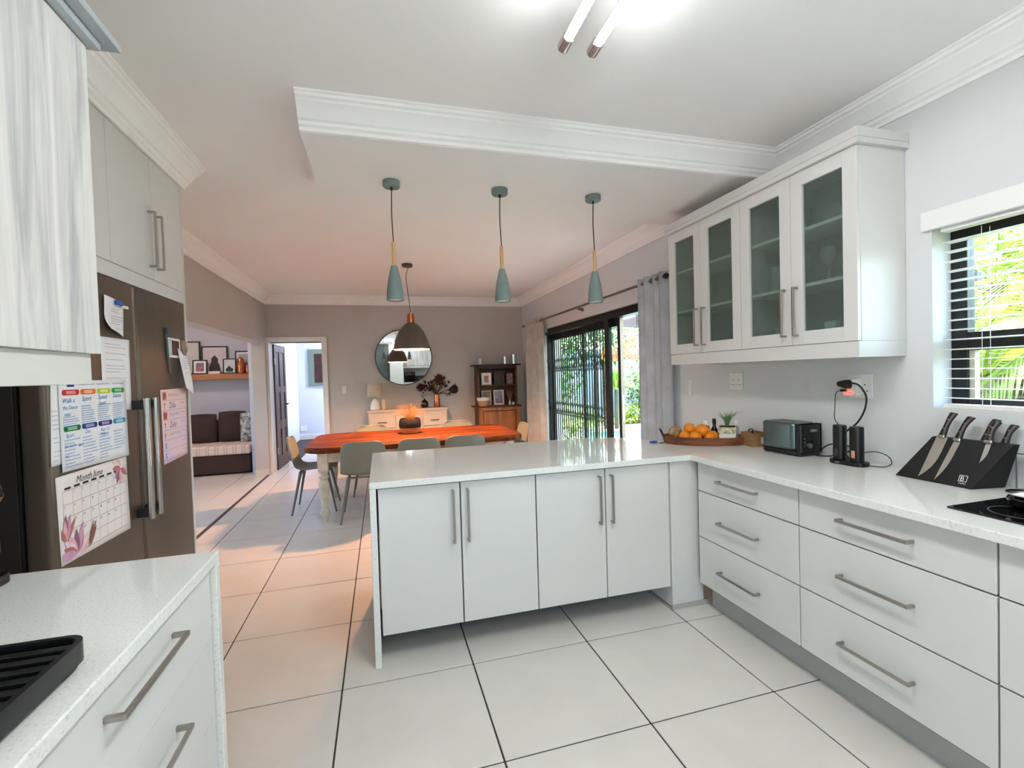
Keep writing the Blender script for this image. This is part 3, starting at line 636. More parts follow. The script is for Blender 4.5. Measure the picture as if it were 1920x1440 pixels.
# weekday list
wl = sheet('weekday_list', 'pastel weekday list with letters M T W T F S S on right fridge door', 'paper', [(2.772, 1.372), (3.102, 1.376), (3.080, 1.0), (2.778, .988)], PX, mat=M('pastel_paper', (242, 206, 196), .75, col2=(222, 200, 232), vscale=4))
lx = PX+.0018; bm = bm_(); bl = bm_(); bs = bm_()
for k, s in enumerate('MTWTFSS'):
    z = 1.325-.0515*k; text(bm, s, onX(lx+.0006, 2.797, z), .038); rect(bl, 2.785, 3.085, z-.011, z-.0098, onX(lx, 0, 0))
    if s in 'MW': rect(bs, 2.79, 2.833, z-.006, z+.034, onX(lx, 0, 0), .0003)
    if k in (1, 3): text(bl, 'Zulu', onX(lx+.0003, 2.86, z), .044, .2)
    elif k < 5: scribble(bl, (2.86, z+.016), .13, .022, onX(lx, 0, 0), k, .0022)
    scribble(bl, (3.01, z+.022), .05, .008, onX(lx, 0, 0), 50+k)
obj('day_letters', bm, m_dark, wl); obj('list_writing', bl, M('violet_ink', (110, 110, 150), .7, var=.1), wl); obj('day_square', bs, M('red_square', (196, 104, 90), .7, var=.05), wl)
# photo and notes on the right door
pf = thing('photo_magnet', 'small white-bordered photo magnet on the right fridge door', 'photo', (PX, 2.95, 1.54))
obj('border', B(PX, PX+.004, 2.872, 3.035, 1.543, 1.648), m_paper, pf)
obj('picture', B(PX+.004, PX+.0045, 2.925, 3.02, 1.556, 1.636), M('dark_red_photo', (84, 30, 28), .4, col2=(40, 40, 44), vscale=30), pf)
obj('clip', B(PX+.004, PX+.012, 2.86, 2.90, 1.55, 1.64), M('pale_blue_plastic', (180, 204, 220), .4, var=.05), pf, bev=.003)
pn = thing('marker_pen', 'thin clear pen hanging on the right fridge door', 'pen', (PX, 2.855, 1.45))
obj('barrel', cone(bm_(), (PX+.008, 2.85, 1.66), (PX+.008, 2.872, 1.46), .006, .005, 10), M('smoky_plastic', (120, 124, 120), .2, var=.1, trans=.3), pn)
obj('cap', cone(bm_(), (PX+.008, 2.846, 1.695), (PX+.008, 2.85, 1.66), .0075, .0075, 10), M('dark_teal_plastic', (44, 60, 62), .3, var=.05), pn)
rd = thing('round_magnet', 'round photo magnet at the right edge of the fridge', 'magnet', (PX, 3.085, 1.56))
bm = lathe(bm_(), [(0, 0), (.045, 0), (.045, .006), (.042, .008), (0, .008)], n=24); bm.transform(Matrix.Translation((PX, 3.085, 1.605)) @ Matrix.Rotation(math.pi/2, 4, 'Y')); obj('disc', bm, M('round_photo', (176, 150, 120), .4, col2=(60, 70, 96), vscale=26), rd)
t = sheet('till_slip', 'narrow white note curling at the right edge of the fridge', 'paper', [(2.995, 1.60), (3.128, 1.553), (3.13, 1.335), (2.97, 1.378)], PX+.004, curl=lambda u, v: .035*(v**2)*(1-.5*u)+.012*math.sin(2.5*v))
lines(t, 3.0, 3.10, 1.42, 1.54, 10, PX+.026, seed=21)

# ================================================================ COFFEE MACHINE (lower left)
cm = thing('coffee_machine', 'black coffee machine with slatted drip tray at left photo edge', 'coffee machine', (-1.0, 1.33, .9))
m_cm = M('glossy_black', (12, 13, 15), .12, spec=.6, var=.1)
obj('body', prism(bm_(), rrect(-1.055, -.975, 1.15, 1.52, .02), .906, 1.20), m_cm, cm, smooth=True, bev=.006)
obj('head', prism3(bm_(), [(-1.05, 1.16, 1.09), (-.955, 1.16, 1.09), (-.93, 1.16, 1.13), (-.945, 1.16, 1.19), (-1.05, 1.16, 1.215)], (0, .335, 0)), m_cm, cm, bev=.008)
obj('base', prism(bm_(), rrect(-1.055, -.945, 1.14, 1.53, .02), .9005, .925), m_black, cm, smooth=True, bev=.004)
obj('water_tank', prism(bm_(), rrect(-1.0, -.942, 1.40, 1.50, .02), .985, 1.085), M('smoky_tank', (40, 52, 54), .06, trans=.5, var=.05), cm, smooth=True, bev=.004)
bm = lathe(bm_(), [(.012, 0), (.02, 0), (.02, .006), (.012, .006), (.012, 0)], n=20); bm.transform(Matrix.Translation((-.975, 1.42, .955)) @ Matrix.Rotation(math.pi/2, 4, 'Y')); obj('round_badge', bm, m_chrome, cm, smooth=True)
obj('trim_strip', prism3(bm_(), [(-.9425, 1.44, 1.0), (-.9405, 1.44, 1.0), (-.9405, 1.44, 1.075), (-.9425, 1.44, 1.075)], (0, .012, 0)), m_chrome, cm)
obj('spout', cone(bm_(), (-.965, 1.3, 1.09), (-.965, 1.3, 1.05), .02, .015), m_chrome, cm, smooth=True)
dtray = thing('drip_tray', 'black slatted drip tray sticking out over the left worktop', 'drip tray', (-.57, .93, .9))
# tray body: rounded rim with slats
outer = rrect(-.80, -.527, .62, 1.03, .035, 6)
bm = bm_(); inner = rrect(-.79, -.537, .63, 1.02, .026, 6)
va = [bm.verts.new((x, y, .916)) for x, y in outer]; vb = [bm.verts.new((x, y, .952)) for x, y in outer]; vc = [bm.verts.new((x, y, .952)) for x, y in inner]; vd = [bm.verts.new((x, y, .922)) for x, y in inner]
n = len(outer)
for p, q in ((va, vb), (vb, vc), (vc, vd)):
    for i in range(n): bm.faces.new((p[i], p[(i+1) % n], q[(i+1) % n], q[i]))
bm.faces.new(vd[::-1]); bm.faces.new(va)
obj('rim', bm, m_black, dtray, smooth=True)
for k in range(12):
    y = .655+.03*k; obj('slat', B(-.788, -.54, y, y+.014, .940, .949), m_black, dtray, bev=.002)
for x, y in ((-.56, .99), (-.56, .66), (-.77, .66), (-.77, .99)): obj('foot', B(x-.02, x+.02, y-.025, y+.025, .9003, .917), m_rub, dtray, bev=.004)

# ================================================================ RIGHT WORKTOP
ZT = .9003
# oval wooden tray
tr = thing('serving_tray', 'oval brown wooden tray with metal handle brackets holding oranges', 'tray', (2.07, 2.66, .9), local=True, rotz=math.radians(-32))
def oval(rx, ry, n=40): return [(rx*math.cos(2*math.pi*i/n), ry*math.sin(2*math.pi*i/n)) for i in range(n)]
bm = bm_(); n = 40; o1, o2 = oval(.27, .15), oval(.262, .142)
va = [bm.verts.new((x*.96, y*.96, .0005)) for x, y in o1]; vb = [bm.verts.new((x, y, .052)) for x, y in o1]; vc = [bm.verts.new((x, y, .052)) for x, y in o2]; vd = [bm.verts.new((x*.96, y*.96, .01)) for x, y in o2]
for p, q in ((va, vb), (vb, vc), (vc, vd)):
    for i in range(n): bm.faces.new((p[i], p[(i+1) % n], q[(i+1) % n], q[i]))
bm.faces.new(vd[::-1]); bm.faces.new(va)
obj('bowl', bm, m_tray, tr, smooth=True)
for s in (-1, 1):
    bm = bm_(); tube(bm, [(s*.262, -.06, .045), (s*.282, -.05, .085), (s*.286, 0, .092), (s*.282, .05, .085), (s*.262, .06, .045)], .005, 8); obj('handle', bm, m_blackm, tr, smooth=True)
ca_, sa_ = math.cos(math.radians(-32)), math.sin(math.radians(-32))
def trp(u, v): return (2.07+u*ca_-v*sa_, 2.66+u*sa_+v*ca_)
m_or = M('orange_peel', (240, 138, 28), .45, var=.06, vscale=12, bump=.08, bscale=160)
m_stem = M('stem_green', (90, 100, 40), .7, var=.1)
def orange(label, u, v, z, r):
    x, y = trp(u, v); t = thing('orange', label, 'orange', (x, y, ZT+z-r), 'oranges in the tray')
    obj('fruit', blob(bm_(), (x, y, ZT+z), (r, r, r*.95), 20, 12, .006, int(u*1e4)), m_or, t, smooth=True)
    obj('stem_end', blob(bm_(), (x+r*.3, y-r*.5, ZT+z+r*.78), .0045, 8, 5), m_stem, t, smooth=True)
orange('orange at the front left of the tray', -.13, -.055, .049, .038); orange('orange at the front of the tray, second from left', -.065, -.075, .050, .039)
orange('small orange at the front of tray, third from left', .022, -.085, .045, .034); orange('largest orange, on top of the pile', -.015, -.01, .082, .047)
orange('orange resting on the pile, upper left', -.095, -.005, .096, .038); orange('orange at the back of tray behind the largest', .045, -.03, .052, .036); orange('orange hidden low behind the front ones', -.05, .055, .046, .036)
x, y = trp(-.185, .02); obj('snack_bag', blob(bm_(), (x, y, ZT+.062), (.05, .042, .045), 22, 14, .10, 4), M('crackly_brown_net', (104, 62, 30), .3, col2=(190, 150, 104), vscale=40, bump=.5, bscale=60), smooth=True, label='crumpled brown net bag at left end of the tray', cat='bag')
# bottles and planter in the tray
def bottle(name, label, u, v, prof, capz, mat, capmat, capr):
    x, y = trp(u, v); t = thing(name, label, 'bottle', (x, y, ZT+.012)); obj('body', lathe(bm_(), prof, (x, y, ZT+.012), 20), mat, t, smooth=True)
    obj('cap', lathe(bm_(), [(0, capz), (capr, capz), (capr, capz+.03), (capr*.8, capz+.034), (0, capz+.034)], (x, y, ZT+.012), 16), capmat, t, smooth=True)
bottle('oil_bottle', 'dark green glass bottle in tray beside the planter', .065, .045, [(0, 0), (.022, 0), (.022, .07), (.01, .095), (.01, .115), (0, .115)], .112, M('dark_green_glass', (18, 26, 20), .1, var=.1), m_black, .012)
bottle('pill_bottle', 'white-capped dark bottle behind the largest orange', .02, .085, [(0, 0), (.02, 0), (.02, .085), (.016, .095), (0, .095)], .095, m_black, m_white, .018)
bottle('spray_bottle', 'clear bottle with white cap at the back right of the tray', .20, .065, [(0, 0), (.021, 0), (.021, .085), (.01, .1), (0, .1)], .1, M('clear_plastic', (210, 214, 216), .15, trans=.6, var=.02), m_white, .011)
x, y = trp(.135, -.025)
pb = thing('box_planter', 'square white planter box with patterned band in the tray', 'planter', (x, y, ZT+.012), local=True, rotz=math.radians(-40))
obj('box', prism(bm_(), rrect(-.05, .05, -.045, .045, .004), .0, .062), m_white, pb, bev=.002)
obj('band', prism(bm_(), rrect(-.0503, .0503, -.0453, .0453, .004), .055, .10), M('ochre_pattern', (232, 226, 196), .6, col2=(150, 140, 96), vscale=60), pb, bev=.002)
obj('soil', prism(bm_(), rrect(-.046, .046, -.041, .041, .004), .1001, .104), M('soil', (50, 40, 32), .9, var=.2), pb)
al = thing('aloe_plant', 'spiky green succulent growing in the white planter box', 'plant', (x, y, ZT+.112))
m_aloe = M('aloe_green', (96, 130, 84), .5, var=.2, vscale=20)
r = random.Random(5)
for k in range(34):
    a = r.uniform(0, 6.28); e = r.uniform(.15, 1.0); L = r.uniform(.065, .105); c = Vector((x, y, ZT+.114))
    p1 = c+Vector((math.cos(a)*math.cos(1.2*(1-e)+.3)*L*.5*(1.2-e), math.sin(a)*math.cos(1.2*(1-e)+.3)*L*.5*(1.2-e), L*.5)); p2 = c+Vector((math.cos(a)*L*(1.15-e)*.9, math.sin(a)*L*(1.15-e)*.9, L))
    obj('leaf', tube(bm_(), [c+Vector((math.cos(a)*.006, math.sin(a)*.006, 0)), p1, p2], .0045, 5, 3, lambda q: 1-.9*q), m_aloe, al, smooth=True)
# keys / blue clip beside the tray
ky = thing('key_fob', 'blue key fob with silver keys on the worktop left of tray', 'keys', (1.80, 2.80, .9))
obj('fob', B(1.75, 1.80, 2.80, 2.82, ZT, ZT+.013), M('blue_plastic', (36, 92, 168), .4), ky, bev=.004); obj('key', B(1.80, 1.835, 2.785, 2.80, ZT, ZT+.004), m_steel, ky, bev=.001); obj('key', B(1.80, 1.84, 2.765, 2.778, ZT, ZT+.004), m_steel, ky, bev=.001)
# cardboard box
cb = thing('cardboard_box', 'small open brown cardboard box between tray and toaster', 'box', (2.27, 2.44, .9), local=True, rotz=math.radians(-8))
m_card = M('cardboard', (150, 112, 72), .8, var=.06)
for nm, a in (('side', (-.055, .055, -.062, -.059, 0, .085)), ('side', (-.055, .055, .059, .062, 0, .085)), ('side', (-.055, -.052, -.059, .059, 0, .085)), ('side', (.052, .055, -.059, .059, 0, .085)), ('base', (-.052, .052, -.059, .059, 0, .003))): obj(nm, B(*a), m_card, cb)
obj('label_sticker', B(.0, .04, -.0626, -.062, .02, .06), m_white, cb)
# toaster
to = thing('toaster', 'black and steel two-slice toaster on the right worktop', 'toaster', (2.255, 2.155, .9), local=True, rotz=math.radians(2))
m_ts = M('graphite_steel', (104, 118, 118), .28, .75, var=.03, vscale=30, stretch=(1, .05, 1))
obj('base', prism(bm_(), rrect(-.082, .082, -.13, .13, .03), .004, .03), m_black, to, smooth=True, bev=.004)
obj('shell', prism(bm_(), rrect(-.084, .084, -.098, .132, .035), .028, .182), m_ts, to, smooth=True, bev=.016, seg=4)
obj('end_panel', prism(bm_(), rrect(-.08, .08, -.134, -.097, .03), .02, .176), m_black, to, smooth=True, bev=.012, seg=3)
for s in (-1, 1): obj('slot', B(s*.03-.013, s*.03+.013, -.06, .10, .176, .1828), m_black, to)
obj('lever', B(-.02, .02, -.15, -.133, .135, .15), m_steel, to, bev=.003)
obj('lever_track', B(-.005, .005, -.1352, -.132, .05, .15), m_blackg, to)
bm = lathe(bm_(), [(0, 0), (.014, 0), (.013, .012), (0, .013)], n=20); bm.transform(Matrix.Translation((-.022, -.134, .06)) @ Matrix.Rotation(math.pi/2, 4, 'X')); obj('dial', bm, m_steel, to, smooth=True)
for k in range(3):
    bm = lathe(bm_(), [(0, 0), (.005, 0), (.005, .003), (0, .003)], n=10); bm.transform(Matrix.Translation((-.055, -.134, .06+.02*k)) @ Matrix.Rotation(math.pi/2, 4, 'X')); obj('button', bm, m_steel, to)
for x in (-.06, .06):
    for y in (-.1, .1): obj('foot', B(x-.012, x+.012, y-.012, y+.012, 0, .0045), m_rub, to)
def cable(label, pts, r=.0035, name='power_cable'): return obj(name, tube(bm_(), pts, r, 8, 8), m_rub, smooth=True, label=label, cat='cable')
cable('black toaster cable looping behind the grinders', [(2.31, 2.04, .91), (2.335, 1.98, .965), (2.35, 1.90, .97), (2.36, 1.86, .955), (2.345, 1.92, .925), (2.33, 1.97, .905), (2.28, 2.01, .9045)])
# rechargeable grinders on a base
gb = thing('charging_base', 'low black charging base under the twin grinders', 'charging base', (2.235, 1.79, .9), local=True, rotz=math.radians(3))
obj('plate', prism(bm_(), rrect(-.042, .042, -.088, .088, .036), 0, .02), m_black, gb, smooth=True, bev=.003)
obj('logo_plate', B(-.0428, -.042, .02, .042, .007, .013), M('grey_print', (120, 120, 120), .5, var=.02), gb)
def grinder(label, y, win):
    t = thing('electric_grinder', label, 'grinder', (2.235, y, .9205), 'twin electric grinders')
    obj('body', lathe(bm_(), [(0, 0), (.029, 0), (.030, .01), (.030, .165), (.027, .172), (.012, .172), (0, .168)], (2.235, y, .9205), 28), m_black, t, smooth=True)
    obj('window', prism3(bm_(), [(2.2043, y-.011, .94), (2.2043, y+.007, .94), (2.2043, y+.007, .976), (2.2043, y-.011, .976)], (.012, 0, 0)), win, t, bev=.002)
grinder('black electric grinder with clear window, nearer the toaster', 1.838, M('grey_window', (60, 60, 60), .2, var=.1)); grinder('black electric grinder with pink salt window, nearer knife block', 1.75, M('pink_salt', (206, 140, 110), .4, var=.2, vscale=60))
cable('thin black cable looping right of the grinders', [(2.255, 1.73, .965), (2.31, 1.715, .968), (2.335, 1.675, .95), (2.325, 1.652, .92), (2.295, 1.668, .904), (2.262, 1.72, .904)], .0022)
# switch and socket plates
def plate(name, label, y0, y1, z0, z1, kind):
    t = thing(name, label, 'socket' if kind != 'sw' else 'switch', (XW, (y0+y1)/2, z0)); ym, zm = (y0+y1)/2, (z0+z1)/2
    obj('plate', B(XW-.008, XW-.0003, y0, y1, z0, z1), m_white, t, bev=.002)
    if kind == 'sw': obj('rocker', B(XW-.012, XW-.008, ym-.012, ym+.012, zm-.035, zm+.035), m_white, t, bev=.002)
    else:
        bm = bm_()
        for c in (-.026, .026):
            for a, b in ((0, .02), (-.012, -.012), (.012, -.012)): cone(bm, (XW-.0088, ym+c+a, zm-.012+b), (XW-.0078, ym+c+a, zm-.012+b), .0036, .0036, 10)
        obj('socket_holes', bm, m_black, t)
        for c in (-.026, .026): obj('rocker', B(XW-.011, XW-.008, ym+c-.008, ym+c+.008, zm+.03, zm+.047), m_white, t, bev=.001)
    return t
plate('light_switch', 'narrow white light switch on wall left of the sockets', 3.195, 3.239, 1.185, 1.307, 'sw')
plate('wall_socket', 'white double socket under the cabinets, nothing plugged in', 2.65, 2.772, 1.242, 1.362, 'so')
plate('wall_socket', 'white double socket with adapter and plug above the grinders', 1.775, 1.90, 1.222, 1.345, 'so')
obj('plug_adapter', prism3(bm_(), [(XW-.01, y, z) for y, z in rrect(1.822, 1.902, 1.235, 1.325, .01)], (-.04, 0, 0)), m_white, bev=.004, label='white plug adapter in the socket above the grinders', cat='adapter')
pg = thing('power_plug', 'black plug pushed into the white adapter', 'plug', (XW-.05, 1.88, 1.29))
bm = bm_(); a, b = rrect(1.845, 1.895, 1.272, 1.318, .014, 4), rrect(1.868, 1.905, 1.285, 1.31, .01, 4)
va = [bm.verts.new((XW-.0505, y, z)) for y, z in a]; vb = [bm.verts.new((XW-.08, y, z)) for y, z in b]; n = len(a); bm.faces.new(va); bm.faces.new(vb[::-1])
for i in range(n): bm.faces.new((va[i], va[(i+1) % n], vb[(i+1) % n], vb[i]))
obj('plug_body', bm, m_rub, pg, smooth=True)
cable('thick black cable arching from plug down to the grinders', [(XW-.075, 1.85, 1.30), (XW-.07, 1.80, 1.295), (XW-.05, 1.775, 1.24), (XW-.045, 1.785, 1.17), (XW-.05, 1.82, 1.10), (XW-.06, 1.87, 1.05), (XW-.05, 1.9, 1.0), (XW-.04, 1.9, .95), (XW-.05, 1.87, .908)], .0045)
cable('thin black charger cable hanging straight down to left grinder', [(XW-.06, 1.888, 1.262), (XW-.085, 1.905, 1.25), (XW-.09, 1.908, 1.18), (2.265, 1.89, 1.12), (2.24, 1.85, 1.095)], .002)
cl = thing('usb_charger_tip', 'small red-lit charger tip in the white adapter', 'charger', (XW-.055, 1.885, 1.262))
obj('tip', B(XW-.066, XW-.0505, 1.872, 1.90, 1.256, 1.27), m_black, cl, bev=.003)
obj('led', B(XW-.0525, XW-.0502, 1.845, 1.888, 1.248, 1.255), M('red_led', (255, 40, 30), .4, emit=(255, 30, 20), estr=4, var=.01), cl)
# knife block and knives
kb = thing('knife_block', 'black slanted magnetic knife block with white emblem', 'knife block', (2.27, 1.38, .9))
A = [(2.195, 1.525, .9003), (2.195, 1.262, .9003), (2.315, 1.17, .9003), (2.315, 1.55, .9003)]
T1, T2 = (2.29, 1.455, 1.078), (2.29, 1.19, 1.078)
bm = bm_()
v = [bm.verts.new(p) for p in ((2.185, 1.54, .9003), (2.185, 1.262, .9003), (2.335, 1.235, .9003), (2.335, 1.51, .9003), (2.285, 1.455, 1.078), (2.285, 1.185, 1.078), (2.315, 1.18, 1.078), (2.315, 1.45, 1.078))]
for f in ((3,2,1,0),(4,5,6,7),(0,1,5,4),(1,2,6,5),(2,3,7,6),(3,0,4,7)): bm.faces.new([v[i] for i in f])
obj('block', bm, M('matte_black', (8, 8, 9), .6, var=.1), kb, bev=.003)
def onface(s, h): # s along the base from left (0) to right (1), h up the slanted face
    p = Vector((2.185, 1.54, .9003)).lerp(Vector((2.185, 1.262, .9003)), s); q = Vector((2.285, 1.455, 1.078)).lerp(Vector((2.285, 1.185, 1.078)), s); return p.lerp(q, h)
eu = (Vector((0, -1, 0))); ev = (Vector((2.285, 1.185, 1.078))-Vector((2.185, 1.262, .9003))).normalized(); ev = (ev-ev.dot(eu)*eu).normalized(); en = eu.cross(ev).normalized()
if en.x > 0: en = -en
p = onface(.80, .14)+en*.0012
mt = Matrix(((eu.x, ev.x, en.x, p.x), (eu.y, ev.y, en.y, p.y), (eu.z, ev.z, en.z, p.z), (0, 0, 0, 1)))
bm = text(bm_(), 'B', mt, .026); 
for (a, b, c, d) in ((-.004, .024, .021, .023), (-.004, .024, -.004, -.002), (-.004, -.002, -.004, .023), (.022, .024, -.004, .023)): rect(bm, a, b, c, d, mt)
scribble(bm, (.0, -.012), .024, .008, mt, 5, .0014)
obj('emblem', bm, m_white, kb)
m_blade = M('polished_blade', (206, 204, 200), .18, 1., var=.02); m_bol = M('knife_handle_wood', (34, 22, 22), .35, var=.2, vscale=30)
def knife(name, label, tip, heel, L_h, wid, curve=.0, front=True):
    """tip/heel: 3D points; handle continues beyond the heel"""
    tip, heel = Vector(tip), Vector(heel); d = (heel-tip).normalized(); nrm = en; sd = d.cross(nrm).normalized()
    if sd.y > 0: sd = -sd
    t = thing(name, label, 'knife', tip)
    L = (heel-tip).length; pts = []
    for k in range(9): q = k/8; pts.append(tip+d*L*q+sd*wid*(1-(1-min(1, q*1.6))**2.2)*.95)
    poly3 = [tip]+pts[1:]+[heel]
    obj('blade', prism3(bm_(), poly3, nrm*.0022), m_blade, t)
    hb = bm_(); c = heel+sd*wid*.42; w2 = .0125
    P = [c, c+d*L_h*.33-sd*curve*.3, c+d*L_h*.7-sd*curve*.2, c+d*L_h+sd*curve*.8]
    pp_ = smooth_path(P, 5); rings = []
    for i, p in enumerate(pp_):
        q = i/(len(pp_)-1); w = w2*(1+.18*math.cos(q*6.28)) ; th = .0085
        rings.append([hb.verts.new(p+sd*w*math.cos(a)+nrm*(.001+th*math.sin(a))) for a in [2*math.pi*j/12 for j in range(12)]])
    for a, b in zip(rings, rings[1:]):
        for j in range(12): hb.faces.new((a[j], a[(j+1) % 12], b[(j+1) % 12], b[j]))
    hb.faces.new(rings[0][::-1]); hb.faces.new(rings[-1])
    hn = obj('handle', hb, m_bol, t, smooth=True)
    bo = bm_(); prism3(bo, [c-sd*w2-d*.004, c+sd*w2-d*.004, c+sd*w2+d*.008, c-sd*w2+d*.008], nrm*.010); obj('bolster', bo, m_steel, t, bev=.002)
    for q in (.3, .7): obj('rivet', cone(bm_(), P[1 if q < .5 else 2]+nrm*.006, P[1 if q < .5 else 2]+nrm*.0108, .003, .0025, 8), m_steel, hn)
O = en*.0015
knife('chef_knife', 'large broad chef knife at left front of the knife block', onface(.31, .06)+O, onface(.07, 1.0)+O, .115, .044, .005)
knife('carving_knife', 'long narrow carving knife, second from left on the block', onface(.53, .05)+O, onface(.33, .96)+O, .11, .024, .008)
bx = en*-.034
knife('bread_knife', 'bread knife with dark handle leaning behind the block, third handle', onface(.72, .3)+bx, onface(.55, 1.04)+bx, .105, .024, .008)
knife('utility_knife', 'small utility knife on the right of the block front', onface(.84, .55)+O, onface(.71, .98)+O, .09, .018, .006)
knife('paring_knife', 'short paring knife with dark handle, rightmost on the block', onface(.95, .4)+bx, onface(.80, 1.02)+bx, .09, .02, .006)
# hob, pan, rack
hb_ = thing('hob', 'black glass hob set in the right worktop', 'hob', (2.05, .84, .9)); obj('glass_plate', prism(bm_(), rrect(1.845, 2.32, .55, 1.135, .006), .9003, .906), m_blackg, hb_, bev=.001)
for x, y in ((1.97, 1.0), (2.2, 1.0), (1.97, .7), (2.2, .7)): obj('ring_mark', lathe(bm_(), [(.078, 0), (.08, 0), (.08, .0004), (.078, .0004)], (x, y, .9061), 32), M('grey_print', (120, 120, 120), .5), hb_)
pa = thing('saucepan', 'black saucepan with steel lid on the hob at right edge', 'saucepan', (2.06, 1.03, .906))
obj('pot', lathe(bm_(), [(0, 0), (.055, 0), (.068, .01), (.07, .03), (.06, .042), (.052, .044)], (2.06, 1.01, .9064), 32), m_blackg, pa, smooth=True)
obj('lid', lathe(bm_(), [(.052, .044), (.072, .046), (.072, .05), (.04, .058), (.008, .062), (.012, .074), (0, .076)], (2.06, 1.01, .9064), 32), m_chrome, pa, smooth=True)
rk = thing('wire_rack', 'thin steel wire rack standing behind the hob', 'rack', (2.3, 1.12, .9))
bm = bm_(); tube(bm, [(2.33, 1.20, .903), (2.33, 1.20, 1.04), (2.33, 1.04, 1.04), (2.33, 1.04, .903)], .003, 6, 1); obj('frame', bm, m_steel, rk)
for y in (1.15, 1.10): obj('wire', cone(bm_(), (2.33, y, .903), (2.33, y, 1.04), .0025, .0025, 6), m_steel, rk)
gj = thing('glass_storage_jar', 'clear glass jar with steel lid at right photo edge', 'jar', (2.2, 1.17, .9)); obj('jar', lathe(bm_(), [(0, 0), (.05, 0), (.05, .09), (.047, .1), (.046, .09), (.046, .005), (0, .005)], (2.31, .98, ZT), 24), m_gw, gj, smooth=True); obj('lid', lathe(bm_(), [(0, .1), (.05, .1), (.05, .118), (0, .12)], (2.31, .98, ZT), 24), m_steel, gj, smooth=True)
# venetian blind
vb_ = thing('venetian_blind', 'white venetian blind with open slats over kitchen window', 'blind', (XW+.03, .88, WZ0))
m_slat = M('blind_white', (238, 238, 236), .45, var=.01)
obj('valance', B(XW-.022, XW+.0, WY0-.03, WY1+.032, 1.982, 2.066), m_slat, vb_, bev=.003)
obj('headrail', B(XW+.006, XW+.056, WY0+.02, WY1-.03, 1.966, 1.9895), m_slat, vb_)
_s0 = None
for k in range(17):
    z = 1.236+.0425*k
    if _s0 is None: _s0 = obj('slat', prism3(bm_(), [(XW+.006, WY0+.02, z+.003), (XW+.031, WY0+.02, z+.0045), (XW+.056, WY0+.02, z+.001), (XW+.056, WY0+.02, z-.001), (XW+.031, WY0+.02, z+.0025), (XW+.006, WY0+.02, z+.001)], (0, WY1-WY0-.055, 0)), m_slat, vb_)
    else: c = _s0.copy(); C.objects.link(c); c.parent = vb_; c.location = (0, 0, z-1.236)
obj('bottom_rail', B(XW+.004, XW+.058, WY0+.02, WY1-.035, WZ0+.004, WZ0+.022), m_slat, vb_, bev=.002)
for y in (1.335, .9, .45):
    for x in (.006, .056): obj('ladder_cord', cone(bm_(), (XW+x, y, WZ0+.02), (XW+x, y, 1.95), .0012, .0012, 6), m_slat, vb_)
# kitchen ceiling tubes
m_tube = M('lit_tube', (255, 255, 255), .4, emit=(248, 250, 250), estr=TUBE_POWER, var=.001)
def arc_bar(p0, p1, r, a0, a1, n=14):
    p0, p1 = Vector(p0), Vector(p1); bm = bm_(); d = (p1-p0).normalized(); u = Vector((0, 0, -1)); w = d.cross(u).normalized(); rows = []
    for i in range(n+1):
        a = math.radians(a0+(a1-a0)*i/n); o = r*(math.cos(a)*u+math.sin(a)*w); rows.append((bm.verts.new(p0+o), bm.verts.new(p1+o)))
    for (a, b), (c, e) in zip(rows, rows[1:]): bm.faces.new((a, b, e, c))
    bm.faces.new([rows[0][0], rows[-1][0], rows[-1][1], rows[0][1]]); return bm
def twin_light(label, yo, xo=0.):
    kl = thing('ceiling_light', label, 'ceiling light', (.72+xo, 1.0+yo, CZ))
    for xa, xb, y1 in ((.662, .676, 1.60), (.778, .79, 1.60)):
        p0, p1 = Vector((xa+xo, .35+yo, 2.575)), Vector((xb+xo, y1+yo, 2.575)); d = (p1-p0).normalized()
        obj('tube', arc_bar(p0+d*.03, p1-d*.055, .0165, -86, 86), m_tube, kl, smooth=True)
        obj('tube_back', arc_bar(p0+d*.03, p1-d*.05, .0172, 86.5, 273.5), m_chrome, kl, smooth=True)
        for q, s in ((p0, 1), (p1, -1)): obj('end_cap', cone(bm_(), q, q+d*s*.06, .022, .0215, 20), M('warm_chrome', (196, 184, 176), .18, 1., var=.02), kl, smooth=True, bev=.004)
        obj('bracket', cone(bm_(), (xb+xo, y1-.25+yo, 2.59), (.725+xo, y1-.5+yo, CZ-.03), .007, .007, 8), m_chrome, kl, smooth=True)
    obj('spine', B(.70+xo, .75+xo, .45+yo, 1.25+yo, CZ-.035, CZ-.0005), m_chrome, kl, bev=.006)
    obj('rod', cone(bm_(), (.715+xo, 1.25+yo, CZ-.03), (.735+xo, 1.56+yo, CZ-.012), .0035, .0035, 8), m_chrome, kl)
twin_light('chrome twin-tube ceiling light over the kitchen', 0)
twin_light('second chrome twin-tube ceiling light added behind the camera as fill', -2.3, -.2)  # unseen second fitting, added as fill for fronts facing the camera
